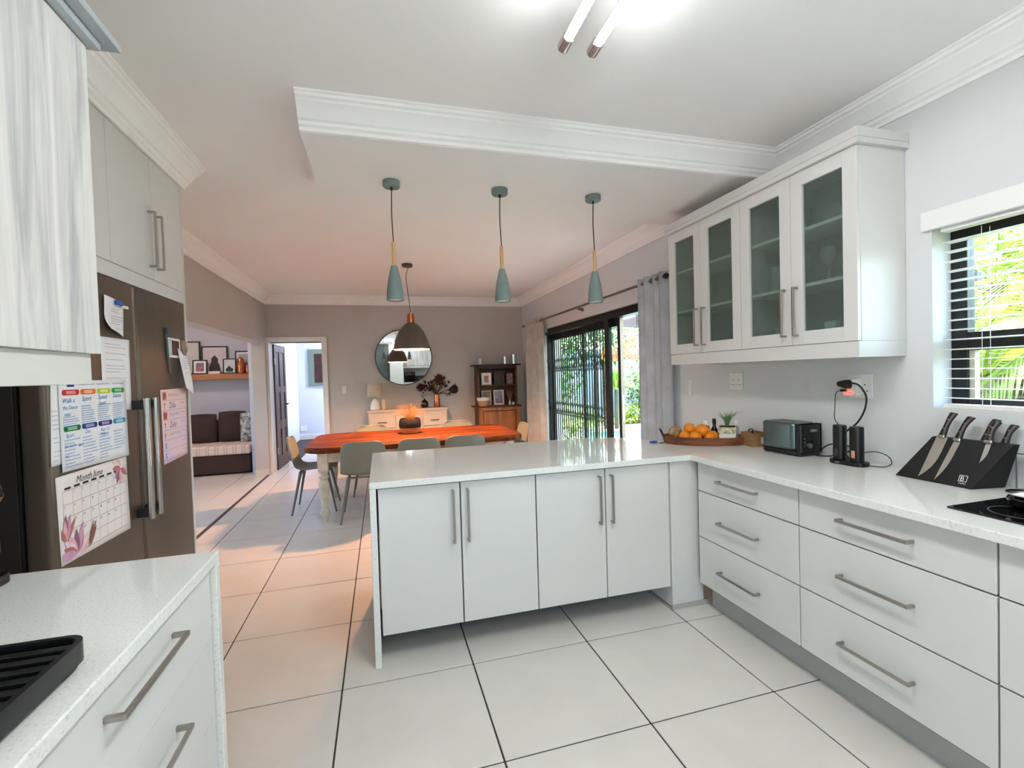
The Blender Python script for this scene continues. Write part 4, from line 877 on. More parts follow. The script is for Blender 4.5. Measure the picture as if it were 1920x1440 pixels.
# three slim pendants over the peninsula
m_sage = M('sage_concrete', (120, 136, 134), .6, var=.05, vscale=14); m_pw = M('shade_inside_white', (240, 240, 236), .5, var=.01)
def pendant(label, x, y):
    t = thing('pendant_lamp', label, 'pendant lamp', (x, y, 1.85), 'slim pendants over the peninsula')
    obj('canopy', lathe(bm_(), [(0, 2.5395), (.05, 2.5395), (.05, 2.512), (.046, 2.506), (0, 2.506)], (x, y, 0), 8 if False else 32), m_sage, t, smooth=True)
    obj('cord_grip', cone(bm_(), (x, y, 2.506), (x, y, 2.49), .008, .007, 10), m_black, t)
    obj('cord', tube(bm_(), [(x, y, 2.49), (x-.004, y, 2.35), (x+.001, y, 2.185)], .0032, 6, 5), m_rub, t, smooth=True)
    obj('wood_stem', cone(bm_(), (x, y, 2.05), (x, y, 2.188), .0115, .0105, 16), m_beech, t, smooth=True)
    obj('shade', lathe(bm_(), [(.012, 2.052), (.018, 2.05), (.028, 2.01), (.038, 1.965), (.0455, 1.91), (.0495, 1.85), (.0465, 1.85), (.043, 1.91), (.035, 1.965), (.014, 2.03), (0, 2.035)], (x, y, 0), 28), m_sage, t, smooth=True)
    obj('socket_disc', lathe(bm_(), [(0, 1.858), (.0465, 1.856), (.0465, 1.862), (0, 1.864)], (x, y, 0), 24), m_pw, t, smooth=True)
pendant('slim grey pendant lamp over peninsula, nearest the fridge', .098, 2.83); pendant('slim grey pendant lamp over peninsula, in the middle', .746, 2.82); pendant('slim grey pendant lamp over peninsula, nearest the cabinets', 1.370, 2.81)

# ================================================================ DINING
m_copper = M('copper', (206, 120, 82), .22, 1., var=.05)
dp = thing('dome_pendant_lamp', 'large dark dome pendant lamp with copper cap over dining table', 'pendant lamp', (.35, 5.43, 1.71))
px0, py0 = .35, 5.43
m_dome = M('dome_grey', (92, 84, 76), .55, var=.04); m_domei = M('dome_inside_white', (246, 236, 220), .5, var=.01)
obj('canopy', lathe(bm_(), [(0, CZ-.0005), (.06, CZ-.0005), (.06, CZ-.028), (.054, CZ-.032), (0, CZ-.032)], (px0-.02, py0, 0), 28), m_dome, dp, smooth=True)
obj('cord', tube(bm_(), [(px0-.005, py0, CZ-.032), (px0-.03, py0, CZ-.10), (px0-.035, py0, CZ-.2), (px0-.015, py0, CZ-.38), (px0, py0, 2.115)], .0035, 6, 7), m_rub, dp, smooth=True)
obj('copper_cap', lathe(bm_(), [(.012, 2.118), (.036, 2.112), (.036, 2.085), (.041, 2.083), (.041, 2.01), (.03, 2.0)], (px0, py0, 0), 28), m_copper, dp, smooth=True)
prof = [(.036, 2.012), (.06, 2.0), (.10, 1.965), (.14, 1.91), (.172, 1.84), (.192, 1.77), (.2, 1.708)]
obj('shade', lathe(bm_(), prof+[(.1985, 1.708)], (px0, py0, 0), 40), m_dome, dp, smooth=True)
obj('shade_lining', lathe(bm_(), [(r-.003, z-.002) for r, z in prof[::-1]][0:]+[(0, 2.005)], (px0, py0, 0), 40), m_domei, dp, smooth=True)
obj('bulb', blob(bm_(), (px0, py0, 1.87), (.03, .03, .04), 16, 10), M('lit_bulb', (255, 220, 170), .4, emit=(255, 186, 116), estr=60, var=.001), dp, smooth=True)
pd = bpy.data.lights.new('pendant_bulb_light', 'POINT'); pd.energy = PENDANT_W; pd.color = (1, .47, .22); pd.shadow_soft_size = .045
po = bpy.data.objects.new('pendant_bulb_light', pd); C.objects.link(po); po.location = (px0, py0, 1.80)

# table
tb = thing('dining_table', 'long wooden dining table with distressed white turned legs', 'table', (.37, 5.38, 0))
TXa, TXb, TYa, TYb = -.745, 1.485, 4.80, 6.03
bm = bm_(); outl = []
for cx, cy, a0 in ((TXb-.2, TYb-.2, 0), (TXa+.2, TYb-.2, 90), (TXa+.2, TYa+.2, 180), (TXb-.2, TYa+.2, 270)):
    for i in range(9): a = math.radians(a0+90*i/8); outl.append((cx+.2*math.cos(a)+.008*math.sin(7*a), cy+.2*math.sin(a)+.008*math.cos(9*a)))
dense = []
for (x0_, y0_), (x1_, y1_) in zip(outl, outl[1:]+outl[:1]):
    k = max(1, int(math.hypot(x1_-x0_, y1_-y0_)/.08))
    for s in range(k):
        q = s/k; xx, yy = x0_+(x1_-x0_)*q, y0_+(y1_-y0_)*q
        w = .006*math.sin(xx*11+1)+.005*math.sin(xx*23)
        dense.append((xx, yy+(w if abs(yy-TYa) < .02 else 0)))
obj('table_top', prism(bm, dense, .682, .74), m_table, tb, bev=.012, seg=3)
for nm, a in (('apron', (TXa+.2, TXb-.2, TYa+.10, TYa+.125, .58, .681)), ('apron', (TXa+.2, TXb-.2, TYb-.125, TYb-.10, .58, .681)), ('apron', (TXa+.15, TXa+.175, TYa+.23, TYb-.23, .58, .681)), ('apron', (TXb-.175, TXb-.15, TYa+.23, TYb-.23, .58, .681))): obj(nm, B(*a), m_distress, tb, bev=.002)
legp = [(.0, .0), (.022, .0), (.026, .02), (.03, .045), (.042, .06), (.046, .085), (.038, .11), (.024, .13), (.03, .2), (.042, .3), (.046, .36), (.036, .4), (.028, .415), (.044, .43), (.046, .45), (.034, .47), (.046, .5)]
for sx_ in (TXa+.17, TXb-.17):
    for sy_ in (TYa+.115, TYb-.115):
        lg = obj('leg', lathe(bm_(), legp, (sx_, sy_, 0), 24, 1.15, 1.15), m_distress, tb, smooth=True)
        obj('leg_block', B(sx_-.048, sx_+.048, sy_-.048, sy_+.048, .5, .6815), m_distress, lg, bev=.004)
# chairs
m_chair = M('grey_green_shell', (126, 130, 120), .5, var=.03, vscale=4); m_cleg = M('grey_green_leg', (112, 112, 104), .45, var=.05)
prf = [(.215, .430, .17), (.20, .448, .195), (.13, .455, .215), (0, .442, .222), (-.11, .438, .222), (-.175, .465, .222), (-.212, .54, .22), (-.236, .62, .215), (-.256, .69, .213), (-.268, .745, .203), (-.273, .775, .172), (-.275, .79, .12)]
def chair_local(label):
    t = thing('dining_chair', label, 'chair', (0, 0, 0), 'grey-green shell chairs at the dining table', local=True)
    n = len(prf)-1
    def f(u, v):
        s = v*n; i = min(n-1, int(s)); q = s-i; a, b = prf[i], prf[i+1]; y, z, w = [a[j]+(b[j]-a[j])*q for j in range(3)]
        c = (u-.5)*2; back = max(0, min(1, (v-.42)/.25)); seat = 1-back; w *= 1
        return Vector((c*w, y+.04*back*c*c, z+.028*seat*c*c))
    obj('seat_shell', grid(bm_(), 12, 22, f), m_chair, t, smooth=True, solid=.012, sub=1)
    for sx_ in (-1, 1):
        for sy_ in (-1, 1): 
            lg = obj('leg', cone(bm_(), (sx_*.15, sy_*.13, .435), (sx_*.225, sy_*.215+.0, 0.006), .017, .0085, 12), m_cleg, t, smooth=True)
            obj('foot_cap', cone(bm_(), (sx_*.2248, sy_*.2148, .008), (sx_*.226, sy_*.216, 0), .0095, .0095, 10), m_rub, lg)
    bm = bm_(); box(bm, -.16, .16, -.15, -.11, .415, .432); box(bm, -.16, .16, .11, .15, .415, .432); obj('under_frame', bm, m_cleg, t, bev=.003)
    return t
ch = chair_local('grey-green shell chair on the near side of table, nearest the fridge'); ch.location = (-.19, 4.965, 0)
for loc, rz, lab in (((.345, 4.955, 0), 0, 'grey-green shell chair on the near side of table, in the middle'), ((.808, 4.955, 0), 0, 'grey-green shell chair on the near side of table, nearest the patio'),
                     ((-.715, 5.475, 0), -math.pi/2, 'grey-green shell chair at the left head of the dining table'), ((1.44, 5.52, 0), math.pi/2, 'grey-green shell chair at the right head of the dining table'),
                     ((-.13, 6.03, 0), math.pi, 'grey-green shell chair on the far side, in front of table lamp'), ((.965, 6.03, 0), math.pi, 'grey-green shell chair on the far side, right of the planter')):
    dup(ch, loc, rz, lab)
# two-tone pot with dry grass
pot = thing('plant_pot', 'round black and tan two-tone pot on the dining table', 'pot', (.31, 5.58, .74))
cx, cy = .31, 5.58
obj('lower_band', lathe(bm_(), [(0, 0), (.088, 0), (.092, .004), (.112, .035), (.123, .068)], (cx, cy, .7405), 36), M('tan_clay', (186, 132, 78), .7, var=.06, vscale=20), pot, smooth=True)
obj('upper_band', lathe(bm_(), [(.1232, .068), (.125, .075), (.128, .11), (.122, .15), (.112, .172), (.106, .172), (.116, .15), (.12, .11)], (cx, cy, .7405), 36), M('black_weave', (22, 18, 18), .8, var=.3, vscale=40, bump=.3, bscale=60), pot, smooth=True)
obj('soil', lathe(bm_(), [(0, .15), (.118, .15)], (cx, cy, .7405), 24), M('soil', (50, 40, 32), .9), pot)
gr = thing('dry_grass', 'wispy golden dry grass arching out of the table pot', 'plant', (cx, cy, .89))
m_grass = translucent('golden_grass', (176, 120, 44), .35, .6, (206, 156, 70)); r = random.Random(12)
for k in range(70):
    a = r.uniform(0, 6.28); L = r.uniform(.1, .32) if math.cos(a) < .3 else r.uniform(.1, .24); h = r.uniform(.06, .2); c = Vector((cx+r.uniform(-.05, .05), cy+r.uniform(-.05, .05), .885)); d = Vector((math.cos(a), math.sin(a)*.7, 0))
    P = [c, c+d*L*.25+Vector((0, 0, h*.75)), c+d*L*.6+Vector((0, 0, h*1.0)), c+d*L+Vector((0, 0, h*r.uniform(.5, .85)))]
    obj('blade', tube(bm_(), P, .0018, 4, 4, lambda q: 1.1-q), m_grass, gr, smooth=True)
# sideboard
sb = thing('sideboard', 'cream sideboard with drawers against the far wall', 'sideboard', (.4, 7.54, 0))
SXa, SXb, SYa, SYb = -.2, .985, 7.35, 7.73
obj('body', B(SXa, SXb, SYa+.02, SYb, .1, .86), m_cream, sb, bev=.003)
obj('top', B(SXa-.015, SXb+.015, SYa-.01, SYb, .872, .9), m_cream, sb, bev=.004); obj('moulding', B(SXa-.006, SXb+.006, SYa+.004, SYb, .86, .872), m_cream, sb, bev=.002)
for a, b in ((SXa+.015, .19), (.61, SXb-.015)):
    for z0_, z1_ in ((.63, .80), (.45, .62), (.27, .44), (.12, .26)):
        d = obj('drawer', B(a, b, SYa, SYa+.019, z0_, z1_), m_cream, sb, bev=.003); c = (a+b)/2
        bm = bm_(); box(bm, c-.065, c+.065, SYa-.022, SYa-.012, (z0_+z1_)/2-.004, (z0_+z1_)/2+.006)
        for q in (-.055, .055): box(bm, c+q-.004, c+q+.004, SYa-.014, SYa, (z0_+z1_)/2-.003, (z0_+z1_)/2+.005)
        obj('handle', bm, M('bronze_handle', (110, 80, 58), .4, .7, var=.05), d)
obj('centre_door', B(.205, .595, SYa, SYa+.019, .12, .80), m_cream, sb, bev=.003)
for x in (SXa+.05, SXb-.05):
    for y in (SYa+.06, SYb-.05): obj('foot', B(x-.03, x+.03, y-.03, y+.03, 0, .1), m_cream, sb, bev=.004)
lm = thing('table_lamp', 'white ceramic table lamp with drum shade on the sideboard', 'lamp', (-.098, 7.55, .9))
obj('base', lathe(bm_(), [(0, 0), (.07, 0), (.078, .012), (.076, .06), (.06, .12), (.036, .16), (.018, .172), (.012, .178), (0, .178)], (-.098, 7.55, .9003), 32), m_ch, lm, smooth=True)
obj('neck', cone(bm_(), (-.098, 7.55, 1.075), (-.098, 7.55, 1.14), .008, .008, 10), m_steel, lm)
obj('shade', lathe(bm_(), [(.115, 1.105), (.113, 1.312), (.111, 1.312), (.113, 1.105), (.115, 1.105)], (-.098, 7.55, 0), 36), translucent('linen_shade', (226, 212, 194), .3, .8), lm, smooth=True)
gf = thing('gilded_card', 'small gold-edged upright frame beside the table lamp', 'frame', (.03, 7.52, .9)); obj('frame', B(-.005, .06, 7.5, 7.515, .9003, 1.07), M('gold', (190, 150, 90), .3, .9, var=.05), gf, bev=.003); obj('panel', B(.006, .049, 7.4985, 7.5, .915, 1.058), M('pale_card', (222, 200, 170), .6, var=.05), gf)
bp_ = thing('lidded_pot', 'small black lidded ginger pot on the sideboard', 'pot', (.655, 7.52, .9))
obj('body', lathe(bm_(), [(0, 0), (.045, 0), (.058, .02), (.062, .06), (.05, .09), (.042, .095)], (.655, 7.52, .9003), 28), m_cm, bp_, smooth=True); obj('lid', lathe(bm_(), [(.046, .095), (.048, .1), (.03, .118), (.01, .126), (.012, .14), (0, .145)], (.655, 7.52, .9003), 28), m_cm, bp_, smooth=True)
cv = obj('copper_vase', lathe(bm_(), [(0, 0), (.05, 0), (.052, .01), (.044, .12), (.04, .2), (.037, .2), (.04, .12), (.046, .012), (0, .01)], (.848, 7.5, .9003), 30), m_copper, smooth=True, label='tall copper vase with dried flowers on the sideboard', cat='vase')
df = thing('dried_flowers', 'dark dried protea arrangement standing in the copper vase', 'dried flowers', (.848, 7.5, 1.08))
m_dry = [M('dried_%d' % k, c, .8, var=.2, vscale=20) for k, c in enumerate([(70, 40, 26), (96, 62, 40), (112, 94, 66), (54, 30, 24)])]
r = random.Random(3)
for k in range(64):
    a = r.uniform(-1.75, 1.75); L = r.uniform(.12, .30); c = Vector((.848, 7.5, 1.09)); dy = r.uniform(-.12, .1)
    e = c+Vector((math.sin(a)*L, dy, max(-.02, math.cos(a)*L*.85+.02)))
    obj('stem', tube(bm_(), [c, c.lerp(e, .5)+Vector((0, 0, .03)), e], .0022, 5, 3), m_dry[k % 4], df)
    if k % 4 != 1:
        bm = bm_()
        for q in range(12):
            b_ = r.uniform(0, 6.28); d = ((e-c).normalized()+Vector((math.cos(b_), math.sin(b_), r.uniform(-.4, .6)))*.7).normalized(); w = _frame(d)[0]*.011
            p1, p2 = e-d*.005, e+d*r.uniform(.05, .095); m_ = p1.lerp(p2, .5); bm.faces.new([bm.verts.new(v) for v in (p1, m_+w, p2, m_-w)])
        obj('spray', bm, m_dry[(k//2) % 4], df)
def protea(c, d, s, m):
    c = Vector(c); d = Vector(d).normalized(); u, w = _frame(d)
    for ring, (n, op, l) in enumerate(((7, .25, 1.), (9, .55, .95), (9, .9, .8))):
        for k in range(n):
            a = 2*math.pi*k/n+ring*.3; e = (d+(math.cos(a)*u+math.sin(a)*w)*op).normalized(); sd = e.cross(d).normalized()*s*.17; p2 = c+e*s*l; m_ = c.lerp(p2, .6)
            bm = bm_(); vs = [bm.verts.new(v) for v in (c-sd*.3, m_-sd, p2, m_+sd, c+sd*.3)]; bm.faces.new(vs); obj('petal', bm, m, df, solid=.002)
protea((.885, 7.46, 1.25), (.05, -.3, 1), .19, m_dry[0]); protea((1.03, 7.46, 1.17), (1, -.3, .05), .17, m_dry[3]); protea((.665, 7.46, 1.21), (-1, -.3, .2), .15, m_dry[3]); protea((.78, 7.44, 1.19), (-.4, -.8, .5), .10, m_dry[1])
# mirror
mi = thing('round_mirror', 'large round mirror with thin black frame on far wall', 'mirror', (.37, 7.74, 1.27))
bm = lathe(bm_(), [(0, 0), (.44, 0), (.44, .004), (0, .004)], n=72); bm.transform(Matrix.Translation((.37, 7.735, 1.713)) @ Matrix.Rotation(math.pi/2, 4, 'X')); obj('glass', bm, M('mirror_silver', (236, 238, 238), .015, 1.), mi)
bm = lathe(bm_(), [(.437, -.010), (.449, -.010), (.449, .018), (.437, .018), (.437, -.010)], n=72); bm.transform(Matrix.Translation((.37, 7.735, 1.713)) @ Matrix.Rotation(math.pi/2, 4, 'X')); obj('frame', bm, m_blackm, mi, smooth=True)
# switches on far wall / passage
t = thing('light_switch', 'white light switch on far wall beside the doorway', 'switch', (-.555, 7.75, 1.16)); obj('plate', B(-.585, -.525, 7.742, 7.7497, 1.16, 1.28), m_white, t, bev=.002); obj('rocker', B(-.568, -.542, 7.739, 7.742, 1.185, 1.255), m_white, t, bev=.001)
# hutch
hu = thing('wooden_hutch', 'dark stained wooden hutch with shelves and panelled cupboard', 'hutch', (1.84, 7.57, 0))
HX0, HX1, HY0, HY1 = 1.50, 2.185, 7.40, 7.735
obj('cupboard_body', B(HX0, HX1, HY0+.02, HY1, .06, .855), m_hutch, hu, bev=.003)
for nm, a in (('face_stile', (HX0, HX0+.07, .06, .855)), ('face_stile', (HX1-.055, HX1, .06, .855)), ('face_rail', (HX0+.07, HX1-.055, .805, .855)), ('face_rail', (HX0+.07, HX1-.055, .06, .095))): obj(nm, B(a[0], a[1], HY0-.008, HY0+.0195, a[2], a[3]), m_hutchl, hu, bev=.003)
obj('plinth', B(HX0+.01, HX1-.01, HY0+.03, HY1, 0, .06), m_hutch, hu)
obj('counter', B(HX0-.06, HX1+.03, HY0-.02, HY1, .856, .882), m_hutch, hu, bev=.006)
for a, b in ((HX0+.03, (HX0+HX1)/2+.29),):
    dd = obj('cupboard_door', B(HX0+.08, HX1-.065, HY0, HY0+.019, .105, .793), m_hutchl, hu, bev=.004)
    obj('raised_panel', B(HX0+.165, HX1-.15, HY0-.022, HY0+.001, .205, .70), m_hutchl, dd, bev=.01); obj('knob', lathe(bm_(), [(0, 0), (.012, 0), (.014, .01), (0, .02)], (0, 0, 0), 12), m_hutch, dd); dd.children[-1].data.transform(Matrix.Translation(Vector((HX0+.105, HY0, .5))-ORG[hu.name]) @ Matrix.Rotation(math.pi/2, 4, 'X'))
for x in (HX0+.01, HX1-.04): obj('side_post', B(x, x+.03, HY0+.06, HY1, .8825, 1.532), m_hutch, hu, bev=.003)
obj('back_board', B(HX0+.04, HX1-.04, HY1-.015, HY1, .8825, 1.532), m_hutch, hu); obj('shelf', B(HX0+.04, HX1-.04, HY0+.07, HY1-.015, 1.205, 1.222), m_hutch, hu, bev=.002)
obj('top', B(HX0-.06, HX1+.045, HY0+.0, HY1, 1.533, 1.558), m_hutch, hu, bev=.006)
bm = bm_(); pts = [(HX0+.04, 1.5325), (HX1-.04, 1.5325)]
N = 40; low = [(HX1-.04-(HX1-HX0-.08)*i/N, 1.49+.014*math.cos(i/N*6.28*4)) for i in range(N+1)]
obj('scalloped_rail', prism3(bm_(), [(x, HY0+.055, z) for x, z in [(HX0+.04, 1.532), (HX1-.04, 1.532)]+low], (0, .014, 0)), m_hutch, hu)
def frame(label, x0, x1, z0, h, y, matf, pic, bw=.014, mount=None, group=None, lean=.04, cat='picture frame'):
    t = thing('framed_photo', label, cat, ((x0+x1)/2, y, z0), group, local=True); t.rotation_euler = (-lean, 0, 0); w = (x1-x0)/2; 
    z0 = 0; z1 = h
    bm = bm_(); box(bm, -w, -w+bw, -.009, .009, z0, z1); box(bm, w-bw, w, -.009, .009, z0, z1); box(bm, -w+bw, w-bw, -.009, .009, z0, z0+bw); box(bm, -w+bw, w-bw, -.009, .009, z1-bw, z1)
    obj('frame', bm, matf, t, bev=.0015)
    m1 = mount or 0
    obj('picture', B(-w+bw+m1, w-bw-m1, -.0036, -.001, z0+bw+m1, z1-bw-m1), pic, t)
    if m1: obj('mount', B(-w+bw, w-bw, -.001, .004, z0+bw, z1-bw), m_paper, t)
    return t
def pic(name, c1, c2, sc=25): return M(name, c1, .5, col2=c2, vscale=sc)
HS, HC = 1.2226, .8826
m_fw = M('frame_white', (222, 210, 196), .5, var=.03); m_fb = M('frame_black', (20, 18, 18), .4, var=.1); m_ft = M('frame_taupe', (120, 92, 72), .5, var=.05)
frame('white photo frame, left on the hutch upper shelf', 1.585, 1.755, HS, .20, 7.53, m_fw, pic('pic_a', (170, 100, 66), (210, 160, 120)), .012, .034, group='hutch photo frames')
frame('dark wooden photo frame, centre of the hutch upper shelf', 1.80, 1.975, HS, .22, 7.53, m_hutch, pic('pic_b', (90, 62, 48), (52, 36, 30)), .03, group='hutch photo frames')
frame('small grey photo frame, right on the hutch upper shelf', 2.01, 2.125, HS, .185, 7.53, m_ft, pic('pic_c', (200, 180, 170), (80, 62, 60)), .014, group='hutch photo frames')
frame('pale photo frame behind the basket on the hutch counter', 1.60, 1.765, HC, .245, 7.62, m_fw, pic('pic_d', (190, 170, 150), (110, 70, 60)), .018, group='hutch photo frames')
fr5 = frame('white certificate frame with blue picture on the hutch counter', 1.80, 1.98, HC, .25, 7.60, m_fw, pic('pic_e', (110, 110, 160), (206, 196, 200), 30), .012, .014, group='hutch photo frames')
bm = bm_()
for k in range(4): box(bm, -.062, .062, -.0045, -.0037, .04+.018*k, .047+.018*k)
obj('caption_lines', bm, M('caption_ink', (150, 120, 100), .6, var=.05), fr5)
obj('candle', lathe(bm_(), [(0, 0), (.037, 0), (.037, .095), (.033, .098), (0, .094)], (1.58, 7.53, 1.5582), 24), M('wax_white', (226, 222, 226), .5, var=.01), smooth=True, label='short white candle on top of the hutch', cat='candle')
for x, h, lab in ((2.003, .125, 'smaller silver tumbler on top of the hutch'), (2.155, .16, 'taller silver tumbler at the right on top of the hutch')):
    obj('silver_tumbler', lathe(bm_(), [(0, 0), (.034, 0), (.038, h), (.035, h), (.031, .005), (0, .005)], (x, 7.53, 1.5582), 24), m_chrome, smooth=True, label=lab, cat='tumbler', group='silver tumblers on the hutch')
bk = thing('belly_basket', 'tan bowl pot with white rim on the hutch counter', 'pot', (1.595, 7.47, HC))
obj('bowl', lathe(bm_(), [(0, 0), (.075, 0), (.09, .05), (.1, .09)], (1.595, 7.47, HC), 30), M('tan_clay', (150, 104, 60), .7), bk, smooth=True); obj('rim', lathe(bm_(), [(.1, .09), (.104, .095), (.108, .14), (.102, .142), (.096, .1)], (1.595, 7.47, HC), 30), m_ch, bk, smooth=True)
rdf = thing('reed_diffuser', 'small bottle of diffuser reeds on the hutch counter', 'diffuser', (2.07, 7.55, HC)); obj('bottle', lathe(bm_(), [(0, 0), (.022, 0), (.022, .05), (.009, .06), (.009, .075)], (2.065, 7.55, HC), 18), m_ch, rdf, smooth=True)
for k in range(5): obj('reed', cone(bm_(), (2.065, 7.55, HC+.03), (2.065-.05+.025*k, 7.55+.01*(k % 2), HC+.225), .002, .002, 6), m_beech, rdf)
sp_ = thing('tiny_succulent', 'tiny green succulent in white pot beside the diffuser', 'plant', (2.12, 7.53, HC)); obj('pot', lathe(bm_(), [(0, 0), (.02, 0), (.026, .035), (.023, .035), (0, .03)], (2.12, 7.53, HC), 18), m_ch, sp_, smooth=True)
for k in range(9): a = k*2.4; obj('leaf', blob(bm_(), (2.12+.013*math.cos(a), 7.53+.013*math.sin(a), HC+.042+.001*k), (.008, .008, .012), 8, 6), m_aloe, sp_, smooth=True)

# curtains and rod
m_cur = translucent('grey_curtain', (196, 197, 202), .15, .85); m_curl = translucent('cream_curtain', (214, 206, 196), .25, .85)
def curtain(label, y0, y1, xc, zt, folds, mat, flare=0.):
    def f(u, v):
        z = zt*(1-v)+.012*v; y = y0+(y1-y0)*u; y += flare*v*(u-.5)
        return Vector((xc+.034*math.sin(u*folds*6.283+.5*math.sin(v*2))*(1-.15*v)+.012*math.sin(u*17+v*2), y+.012*math.sin(u*folds*6.283*2+v), z))
    t = thing('curtain', label, 'curtain', (xc, (y0+y1)/2, 0)); obj('cloth', grid(bm_(), 90, 14, f), mat, t, smooth=True, solid=.003)
    for k in range(folds*2): 
        yy = y0+(y1-y0)*(k+.5)/(folds*2); obj('eyelet', cone(bm_(), (xc-.0, yy-.002, 2.17), (xc, yy+.002, 2.17), .022, .022, 14), m_steel, t)
    return t
curtain('grey eyelet curtain beside the glass wall cabinets', 3.36, 3.80, XW-.085, 2.215, 4, m_cur)
curtain('cream eyelet curtain at the far side of the sliding door', 6.5, 7.2, XW-.085, 2.215, 5, m_curl, .12)
rod = thing('curtain_rod', 'bronze curtain rod with ball finials above sliding door', 'curtain rod', (XW-.085, 5.4, 2.17))
m_rod = M('bronze_rod', (120, 104, 88), .4, .6, var=.04)
obj('pole', cone(bm_(), (XW-.085, 3.42, 2.17), (XW-.085, 7.40, 2.17), .0125, .0125, 14), m_rod, rod, smooth=True)
for y, s in ((3.42, -1), (7.40, 1)): obj('finial', blob(bm_(), (XW-.085, y+s*.03, 2.17), (.024, .034, .024), 14, 10), m_blackm if s < 0 else m_steel, rod, smooth=True)
for y in (3.34+.5, 5.22, 7.32): obj('bracket', prism3(bm_(), [(XW-.09, y-.008, 2.155), (XW-.0005, y-.008, 2.12), (XW-.0005, y-.008, 2.165), (XW-.09, y-.008, 2.16)], (0, .016, 0)), m_rod, rod)
# retractable trellis security gate
ga = thing('trellis_gate', 'black retractable trellis security gate across the sliding door', 'gate', (XW+.03, 5.6, 0))
NB, gy0, gy1 = 25, 4.76, 6.57; b0 = l0 = l1 = None
def cpy(o, dy, dz=0): c = o.copy(); C.objects.link(c); c.parent = ga; c.location = (0, dy, dz); return c
st = (gy1-gy0)/(NB-1)
for k in range(NB):
    if b0 is None:
        bm = bm_(); box(bm, XW+.016, XW+.023, gy0-.009, gy0+.009, .03, 1.945); b0 = obj('bar', bm, m_blackm, ga)
    else: cpy(b0, k*st)
for zc in (1.50, .90):
    for k in range(NB-1):
        if l0 is None:
            def link(sg, x): return prism3(bm_(), [(x, gy0-.006, 1.50-sg*.085-.009), (x, gy0+st+.006, 1.50+sg*.085-.009), (x, gy0+st+.006, 1.50+sg*.085+.009), (x, gy0-.006, 1.50-sg*.085+.009)], (.004, 0, 0))
            l0 = obj('lattice_link', link(1, XW+.006), m_blackm, ga); l1 = obj('lattice_link', link(-1, XW+.031), m_blackm, ga)
        else: cpy(l0, k*st, zc-1.50); cpy(l1, k*st, zc-1.50)
obj('end_post', B(XW+.004, XW+.045, 4.60, 4.70, .02, 1.955), m_blackm, ga, bev=.003); obj('top_track', B(XW+.006, XW+.042, DY0, DY1, 1.955, 1.99), m_blackm, ga); obj('bottom_track', B(XW+.006, XW+.04, DY0, DY1, .004, .02), m_blackm, ga)

# ================================================================ LOUNGE THROUGH THE OPENING
so = thing('sofa', 'dark brown sofa with striped seat cover in the lounge', 'sofa', (-2.95, 8.35, 0))
m_sofa = M('brown_sofa_cloth', (62, 46, 40), .85, var=.08, vscale=10, bump=.1, bscale=160)
obj('base', B(-3.95, -1.96, 7.94, 8.74, .02, .30), m_sofa, so, bev=.02, seg=3)
obj('back', B(-3.95, -1.96, 8.60, 8.78, .30, .78), m_sofa, so, bev=.03, seg=3)
m_str = M('striped_cover', (222, 202, 186), .85, var=.03)
def stripes():
    nt = m_str.node_tree; b = nt.nodes['Principled BSDF']; t = nt.nodes.new('ShaderNodeTexCoord'); w = nt.nodes.new('ShaderNodeTexWave'); w.bands_direction = 'X'; w.inputs['Scale'].default_value = 2.6; w.inputs['Distortion'].default_value = .3; w.inputs['Detail'].default_value = 2; w.inputs['Detail Scale'].default_value = 3
    r = nt.nodes.new('ShaderNodeValToRGB'); e = r.color_ramp.elements; r.color_ramp.interpolation = 'CONSTANT'; e[0].color = lin((228, 208, 192)); e[1].position = .62; e[1].color = lin((166, 136, 116)); x = e.new(.7); x.color = lin((224, 204, 188)); x = e.new(.86); x.color = lin((176, 148, 128)); x = e.new(.93); x.color = lin((228, 208, 192))
    nt.links.new(t.outputs['Object'], w.inputs['Vector']); nt.links.new(w.outputs['Color'], r.inputs[0]); nt.links.new(r.outputs[0], b.inputs['Base Color'])
stripes()
obj('seat_cover', B(-3.96, -1.955, 7.92, 8.60, .30, .44), m_str, so, bev=.03, seg=4)
def cushion(label, x0, x1, y, z0, z1, mat, tilt):
    cx_, cz_, w, h = (x0+x1)/2, (z0+z1)/2, (x1-x0)/2, (z1-z0)/2
    def f(u, v, s):
        a, b = u*2-1, v*2-1; th = .075*(1-a**4)*(1-b**4); p = 1-.06*(1-abs(a))*0
        return Vector((cx_+a*w*(1-.05*b*b), y+s*th+tilt*b*h*.5, cz_+b*h*(1-.05*a*a)))
    bm = bm_(); grid(bm, 12, 12, lambda u, v: f(u, v, -1)); grid(bm, 12, 12, lambda u, v: f(u, v, 1)); bmesh.ops.remove_doubles(bm, verts=bm.verts[:], dist=1e-4)
    return obj('cushion', bm, mat, smooth=True, auto=60, label=label, cat='cushion', group='cushions on the lounge sofa')
cushion('plain dark brown sofa cushion, left of the pair', -2.95, -2.545, 8.47, .442, .90, m_sofa, .25); cushion('plain dark brown sofa cushion, right of the pair', -2.53, -2.12, 8.47, .442, .93, m_sofa, .25)
cushion('white cushion with dark leaf print beside the pillar', -2.19, -1.97, 8.36, .442, .90, M('leaf_print_cloth', (226, 222, 214), .8, col2=(60, 66, 62), vscale=16), .2)
obj('wall_shelf', B(-3.9, -1.96, 8.57, 8.797, 1.445, 1.535), m_shelf, bev=.004, label='thick pine wall shelf above the lounge sofa', cat='shelf')
SH = 1.5355
frame('large black frame at the left end of lounge shelf, partly cut off', -3.08, -2.83, SH, .54, 8.75, m_fb, pic('pic_f', (206, 206, 200), (196, 190, 176), 4), .02, group='lounge shelf frames')
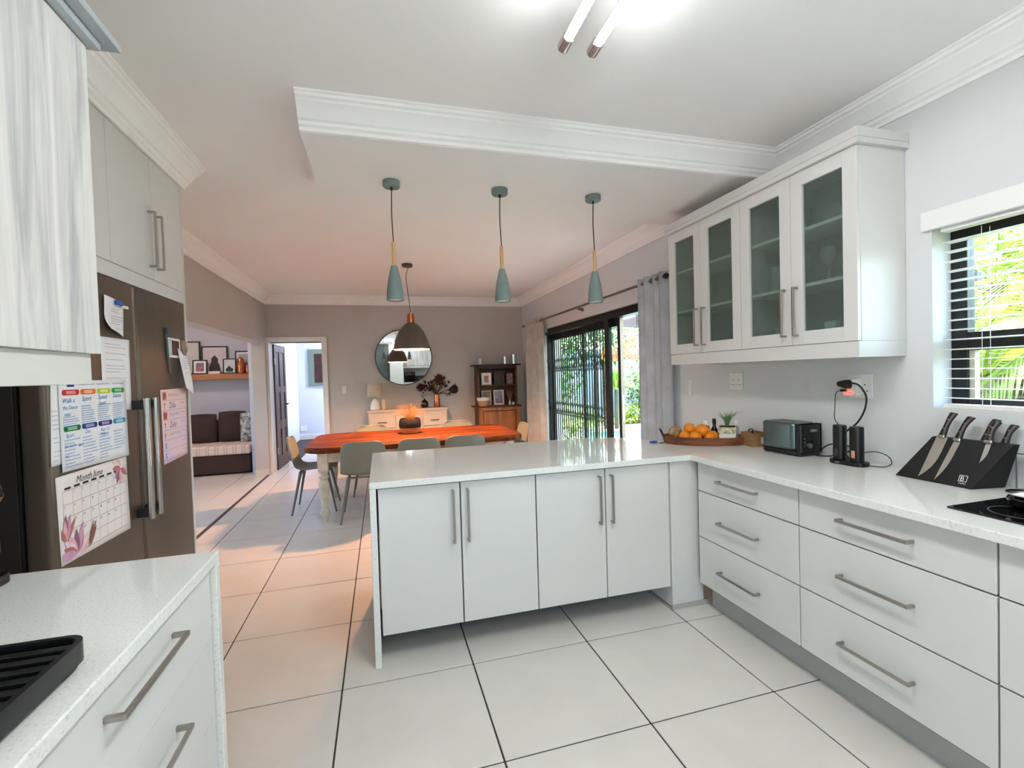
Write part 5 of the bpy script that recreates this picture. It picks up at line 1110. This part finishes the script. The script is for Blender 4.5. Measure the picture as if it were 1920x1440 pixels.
fb_ = frame('large black landscape frame in the middle of lounge shelf', -2.815, -2.435, SH, .46, 8.755, m_fb, pic('pic_g', (212, 200, 204), (200, 190, 186), 3), .02, group='lounge shelf frames')
bm = bm_(); polyf(bm, [(-.09, .03), (.09, .03), (.07, .14), (.045, .2), (.05, .25), (0, .31), (-.05, .26), (-.05, .2), (-.08, .12)], onYm(0, -.0045, 0)); obj('dark_figure', bm, M('dark_print', (48, 34, 30), .5, var=.3, vscale=30), fb_)
frame('small black frame with orange picture on lounge shelf', -2.92, -2.71, SH, .235, 8.66, m_fb, pic('pic_h', (190, 110, 90), (90, 100, 130), 14), .018, .03, group='lounge shelf frames', lean=.12)
fs = frame('small black frame with dark sketch on lounge shelf', -2.485, -2.29, SH, .25, 8.66, m_fb, pic('pic_i', (206, 212, 210), (196, 202, 200), 5), .018, group='lounge shelf frames', lean=.12)
bm = bm_(); polyf(bm, [(-.05, .03), (.05, .03), (.055, .08), (.02, .10), (-.01, .135), (-.03, .10), (-.055, .08)], onYm(0, -.0045, 0)); obj('dark_figure', bm, M('blue_black_print', (36, 42, 54), .5, var=.2, vscale=30), fs)
frame('black frame behind the copper vessels on lounge shelf', -2.325, -2.0, SH, .375, 8.755, m_fb, pic('pic_j', (200, 190, 196), (160, 150, 150), 8), .018, .03, group='lounge shelf frames')
cvs = thing('copper_kettle', 'shiny ribbed copper vessel on the lounge shelf', 'vessel', (-2.21, 8.64, SH)); obj('body', lathe(bm_(), [(0, 0), (.05, 0), (.065, .04), (.055, .08), (.066, .12), (.05, .17), (.052, .21), (.035, .25), (0, .26)], (-2.215, 8.64, SH), 26), m_copper, cvs, smooth=True)
obj('copper_cup', lathe(bm_(), [(0, 0), (.03, 0), (.036, .05), (.028, .1), (.03, .13), (.026, .13), (0, .01)], (-2.11, 8.63, SH), 22), m_copper, smooth=True, label='small copper cup beside the ribbed copper vessel', cat='cup')
for k in range(2): obj('book', B(-2.68+.006*k, -2.515, 8.60, 8.72, SH+.022*k, SH+.0215+.022*k), M('book_cover_%d' % k, ((222, 206, 206), (236, 230, 226))[k], .6, var=.03), bev=.002, label=('pale pink book at the bottom of shelf stack', 'white book on top of shelf stack')[k], cat='book', group='books on the lounge shelf')
def ceiling_disc(label, x, y, w, col, r_=.14):
    t = thing('added_ceiling_lamp', label, 'ceiling lamp', (x, y, CZ-.06)); obj('base', lathe(bm_(), [(0, CZ-.001), (r_, CZ-.001), (r_, CZ-.015), (0, CZ-.015)], (x, y, 0), 28), m_white, t, smooth=True)
    obj('diffuser', lathe(bm_(), [(r_-.01, CZ-.015), (r_-.02, CZ-.04), (.06, CZ-.058), (0, CZ-.062)], (x, y, 0), 28), M('lit_diffuser_'+label[:6].strip(), (255, 255, 255), .5, emit=col, estr=w, var=.001), t, smooth=True)
ceiling_disc('lounge flush white ceiling lamp out of view', -2.9, 7.2, 20, (255, 226, 214)); ceiling_disc('passage flush white ceiling lamp out of view', -.1, 11.1, 120, (236, 240, 255))  # unseen lamps, added to light the lounge and the passage
# passage picture and socket
t = thing('passage_picture', 'dark picture with grey-green surround on the passage wall', 'picture', (-1.3, 11.78, 1.24)); obj('surround', B(-1.62, -.96, 11.765, 11.799, 1.245, 2.10), M('grey_green_mount', (108, 124, 112), .7, var=.04), t, bev=.004); obj('picture', B(-1.48, -1.02, 11.757, 11.765, 1.32, 1.99), M('dark_canvas', (34, 22, 20), .6, col2=(70, 34, 30), vscale=6), t)
t = thing('wall_socket', 'white socket low on the passage wall', 'socket', (-1.88, 11.78, .2)); obj('plate', B(-1.84, -1.70, 11.79, 11.7997, .2, .33), m_white, t, bev=.003); obj('rocker', B(-1.80, -1.74, 11.787, 11.79, .25, .28), m_white, t)

# ================================================================ BEHIND THE CAMERA (seen in the mirror)
ov = thing('oven_tower', 'white tall oven housing behind the camera, seen in mirror', 'cabinet', (.95, -1.9, 0))
obj('tall_panel', B(.335, .78, -2.198, -1.55, 0, 2.3), m_cab, ov, bev=.002); obj('lower_body', B(.785, 1.70, -2.198, -1.6, 0, 1.16), m_cab, ov, bev=.002); obj('worktop_slab', B(.785, 1.70, -2.198, -1.56, 1.165, 1.19), m_quartz, ov)
ovn = thing('oven', 'black oven with steel knobs in the tower, seen in mirror', 'oven', (.98, -1.85, 1.19)); obj('body', B(.80, 1.18, -2.19, -1.56, 1.1905, 1.56), m_blackg, ovn, bev=.003)
for k in range(4): obj('knob', cone(bm_(), (.86+.09*k, -1.56, 1.52), (.86+.09*k, -1.53, 1.52), .018, .016, 14), m_steel, ovn)
obj('handle', B(.83, 1.15, -1.54, -1.525, 1.455, 1.47), m_steel, ovn)
obj('microwave', B(1.23, 1.62, -2.15, -1.65, 1.1905, 1.42), m_blackm, bev=.004, label='small black microwave beside the oven, seen in mirror', cat='microwave')
wb = thing('wall_cabinet', 'whitewashed wood wall cabinet behind the camera, seen in mirror', 'cabinet', (1.25, -2.0, 1.75)); obj('body', B(.785, 1.9, -2.198, -1.85, 1.77, 2.5), m_cab, wb)
for k in range(3): obj('door', B(.787+.371*k, 1.155+.371*k, -1.85, -1.83, 1.78, 2.5), m_wwood, wb, bev=.002)
obj('pelmet', B(.785, 1.9, -2.198, -1.84, 1.70, 1.768), m_cab, wb)

# ================================================================ OUTSIDE
m_pave = M('pale_paving', (190, 184, 174), .8, var=.05, vscale=4); m_gwall = M('garden_wall_plaster', (166, 169, 178), .9, var=.03, vscale=3)
o = obj('ground', B(XW+.24, 22, -9, 22, -.4, -.12), M('garden_soil', (120, 116, 84), .95, col2=(86, 104, 52), vscale=3)); o['kind'] = 'structure'
o = obj('ground', B(-14, -4.5, -2.4, 14, -.4, -.12), m_pave); o['kind'] = 'structure'
o = obj('ground', B(-14, XW+.24, -12, -2.4, -.4, -.12), m_pave); o['kind'] = 'structure'
o = obj('patio', B(XW+.24, 4.3, 1.5, 12.5, -.119, -.06), m_pave); o['kind'] = 'structure'
o = obj('pool_coping', prism(bm_(), [(4.3, 8.2), (8.2, 8.2), (8.2, 11.4), (4.3, 11.4)], -.119, -.085), M('white_coping', (196, 192, 186), .7, var=.03)); o['kind'] = 'structure'
obj('swimming_pool', B(4.45, 7.9, 8.35, 10.3, -.084, -.075), M('turquoise_water', (86, 196, 200), .05, var=.08, vscale=3), label='turquoise swimming pool beyond the sliding door', cat='pool')
bm = bm_(); box(bm, 9.0, 9.2, -8, 14.2, -.12, 2.1); box(bm, 2.7, 9.0, 14.0, 14.2, -.12, 2.1)
o = obj('wall_garden', bm, m_gwall); o['kind'] = 'structure'
# patio roof
pr_ = thing('patio_roof', 'corrugated patio roof on dark beams outside the sliding door', 'roof', (4.0, 6.5, 2.2))
m_sheet = translucent('roof_sheet', (236, 236, 238), .6, .5)
for k in range(7):
    y0_ = 3.0+k*.8
    def f(u, v, y0_=y0_): x = XW+.26+u*3.0; return Vector((x, y0_+v*.82, 2.47-.10*u+.016*math.cos(v*.82/.082*6.283)))
    obj('sheet', grid(bm_(), 3, 60, f), m_sheet, pr_, smooth=True, solid=.002)
m_beam = M('dark_beam', (92, 88, 90), .7, var=.08)
for y in (3.4, 5.0, 6.6, 8.2): obj('rafter', prism3(bm_(), [(XW+.26, y, 2.30), (5.6, y, 2.20), (5.6, y, 2.34), (XW+.26, y, 2.44)], (0, .06, 0)), m_beam, pr_)
obj('edge_beam', B(5.3, 5.38, 3.0, 8.7, 2.05, 2.21), m_beam, pr_); obj('middle_beam', B(3.95, 4.01, 3.0, 8.7, 2.14, 2.25), m_beam, pr_)
for y in (3.05, 8.55): obj('post', B(5.29, 5.39, y, y+.1, -.12, 2.05), m_beam, pr_)
# rattan pendants
m_rat = M('rattan', (196, 140, 80), .7, var=.15, vscale=30)
def rattan(label, x, y, z, R_):
    t = thing('rattan_lamp', label, 'pendant lamp', (x, y, z-R_*.7), 'rattan lamps on the patio')
    pr2 = [(.35, .75), (.7, .62), (.92, .3), (1, 0), (.9, -.3), (.7, -.52), (.5, -.62)]
    bm = bm_()
    for k in range(30):
        a = 2*math.pi*k/30; tube(bm, [(x+R_*r_*math.cos(a), y+R_*r_*math.sin(a), z+R_*h) for r_, h in pr2], .004, 5, 3)
    obj('ribs', bm, m_rat, t)
    bm = bm_()
    for r_, h in pr2+[(.96, .16), (.97, -.14), (.82, -.4)]: tube(bm, [(x+R_*r_*math.cos(2*math.pi*k/24), y+R_*r_*math.sin(2*math.pi*k/24), z+R_*h) for k in range(25)], .005, 5, 1)
    obj('hoops', bm, m_rat, t); obj('cord', cone(bm_(), (x, y, z+R_*.75), (x, y, 2.44), .006, .006, 6), m_rub, t)
rattan('nearer rattan dome lamp hanging on the patio', 3.86, 6.5, 1.715, .235); rattan('further rattan dome lamp hanging on the patio', 4.04, 7.7, 1.68, .19)
# plants
m_lf = [translucent('leaf_dark', (52, 84, 36), .35, .5, (84, 120, 52)), translucent('leaf_mid', (76, 108, 44), .4, .5, (116, 144, 66)), translucent('leaf_lime', (116, 146, 40), .45, .5, (172, 184, 76))]
m_bark = M('bark', (92, 76, 60), .9, var=.2, vscale=10)
def shrub(name, label, c, rad, n, ls, mat, seed, trunk=True, group=None):
    r = random.Random(seed); t = thing(name, label, 'tree' if 'tree' in name else 'shrub', (c[0], c[1], -.12), group); bm = bm_()
    for k in range(n):
        d = Vector((r.gauss(0, 1), r.gauss(0, 1), r.gauss(0, 1))).normalized()*(r.random()**.4); p = Vector((c[0]+d.x*rad[0], c[1]+d.y*rad[1], c[2]+d.z*rad[2]))
        a = Vector((r.uniform(-1, 1), r.uniform(-1, 1), r.uniform(-.8, .4))).normalized(); w = _frame(a)[0]; l = ls*r.uniform(.6, 1.3)
        bm.faces.new([bm.verts.new(v) for v in (p, p+a*l*.5+w*l*.2, p+a*l, p+a*l*.5-w*l*.2)])
    f_ = obj('foliage', bm, mat, t); f_['kind'] = 'stuff'
    if trunk: obj('trunk', cone(bm_(), (c[0], c[1], -.12), (c[0], c[1], c[2]), .07, .03, 10), m_bark, t, smooth=True)
    return t
GT = 'garden trees and shrubs'
shrub('garden_tree', 'dark leafy tree behind the gate, nearest the left curtain', (3.7, 10.6, 1.5), (.7, .8, 1.4), 1700, .17, m_lf[0], 1, group=GT); shrub('garden_tree', 'leafy tree in the middle behind the gate', (4.6, 12.0, 1.6), (.9, .8, 1.4), 1900, .18, m_lf[1], 2, group=GT)
shrub('garden_tree', 'dark overhanging tree crown above the pool', (5.5, 11.4, 2.35), (1.3, 1.0, .75), 2400, .16, m_lf[0], 3, group=GT); shrub('garden_shrub', 'green shrub low behind the trellis gate', (3.9, 9.0, .3), (.6, .6, .45), 700, .13, m_lf[1], 4, False, GT)
shrub('garden_shrub', 'broad-leaved shrub against the garden wall beyond the pool', (7.35, 12.3, .85), (.55, .5, 1.0), 900, .17, m_lf[1], 5, True, GT); shrub('garden_shrub', 'lime green ground shrub beyond the pool', (6.75, 11.9, .15), (.5, .4, .3), 600, .13, m_lf[2], 6, False, GT)
shrub('garden_tree', 'tall leafy tree at the garden wall left', (3.3, 13.0, 2.0), (1.0, .7, 1.9), 2300, .2, m_lf[1], 7, group=GT); shrub('garden_tree', 'tall leafy tree rising behind the garden wall', (6.2, 15.6, 3.0), (2.6, 1.2, 2.4), 3000, .26, m_lf[1], 8, group=GT)
shrub('garden_tree', 'lime leafy tree outside the kitchen window, far back', (8.2, 4.2, 2.4), (1.2, 2.2, 2.0), 3400, .24, m_lf[2], 9, group=GT); shrub('garden_tree', 'dense tree outside the kitchen window near the wall', (8.4, 1.0, 1.6), (1.0, 2.2, 1.6), 2400, .24, m_lf[1], 10, group=GT)
def strap(label, c, n, L, mat, seed, h=.8):
    r = random.Random(seed); t = thing('strap_leaf_plant', label, 'plant', (c[0], c[1], -.12)); b0 = Vector((c[0], c[1], c[2]))
    if c[2] > 0: obj('trunk', cone(bm_(), (c[0], c[1], -.12), b0, .06, .05, 10), m_bark, t, smooth=True)
    for k in range(n):
        a = r.uniform(0, 6.28); e = r.uniform(.1, 1.35); d = Vector((math.cos(a)*math.cos(e), math.sin(a)*math.cos(e), math.sin(e))); l = L*r.uniform(.7, 1.1); sd = d.cross(Vector((0, 0, 1))).normalized()
        P = smooth_path([b0, b0+d*l*.5, b0+d*l-Vector((0, 0, .25*l*math.cos(e)))], 4); bm = bm_(); q = [(bm.verts.new(p-sd*.03*math.sin(math.pi*(.12+.88*i/(len(P)-1)))), bm.verts.new(p+sd*.03*math.sin(math.pi*(.12+.88*i/(len(P)-1))))) for i, p in enumerate(P)]
        for (a1, b1), (a2, b2) in zip(q, q[1:]): bm.faces.new((a1, b1, b2, a2))
        obj('leaf', bm, mat, t)
strap('yellow-green strap-leaved plant beside the pool', (5.75, 10.75, .9), 60, .75, m_lf[2], 4); strap('dark spiky plant above the pool edge', (5.5, 10.9, 1.55), 40, .6, m_lf[0], 6)
def palm(label, c, n, L, seed, mats, face=None):
    r = random.Random(seed); t = thing('palm_tree', label, 'palm', (c[0], c[1], -.12)); b0 = Vector(c)
    obj('trunk', cone(bm_(), (c[0], c[1], -.12), b0, .11, .08, 12), m_bark, t, smooth=True)
    for k in range(n):
        a = 2*math.pi*k/n+r.uniform(-.2, .2); e = r.uniform(.1, 1.0); d = Vector((math.cos(a)*math.cos(e), math.sin(a)*math.cos(e), math.sin(e))); l = L*r.uniform(.8, 1.1)
        P = smooth_path([b0, b0+d*l*.4, b0+d*l*.8-Vector((0, 0, .12*l)), b0+d*l*1.05-Vector((0, 0, .42*l))], 9); bm = bm_(); tube(bm, P, .012, 5, 1, lambda q: 1.1-q)
        for i in range(3, len(P)-1):
            tg = (P[i+1]-P[i-1]).normalized(); sd = tg.cross(Vector((0, 0, 1))).normalized()
            for s in (-1, 1):
                for q_ in (0, .5):
                    p = P[i].lerp(P[i+1], q_); ll = l*.36*math.sin(math.pi*(.15+.8*i/len(P))); dr = (sd*s*.8+tg*.55-Vector((0, 0, .35))).normalized(); w = tg*.012
                    p1 = p+dr*ll*.5; p2 = p+dr*ll-Vector((0, 0, .12*ll)); bm.faces.new([bm.verts.new(v) for v in (p, p1+w, p2, p1-w)])
        obj('frond', bm, mats[k % len(mats)], t)
palm('sunlit yellow-green palm close outside the kitchen window', (5.2, 2.9, 1.25), 15, 1.7, 3, [m_lf[2], m_lf[2], m_lf[1]]); palm('second palm outside the kitchen window, further right', (4.9, 1.3, 1.5), 13, 1.6, 5, [m_lf[2], m_lf[1]]); palm('third palm deeper in the garden by the wall', (7.2, 3.9, 2.3), 13, 1.9, 8, [m_lf[2]])
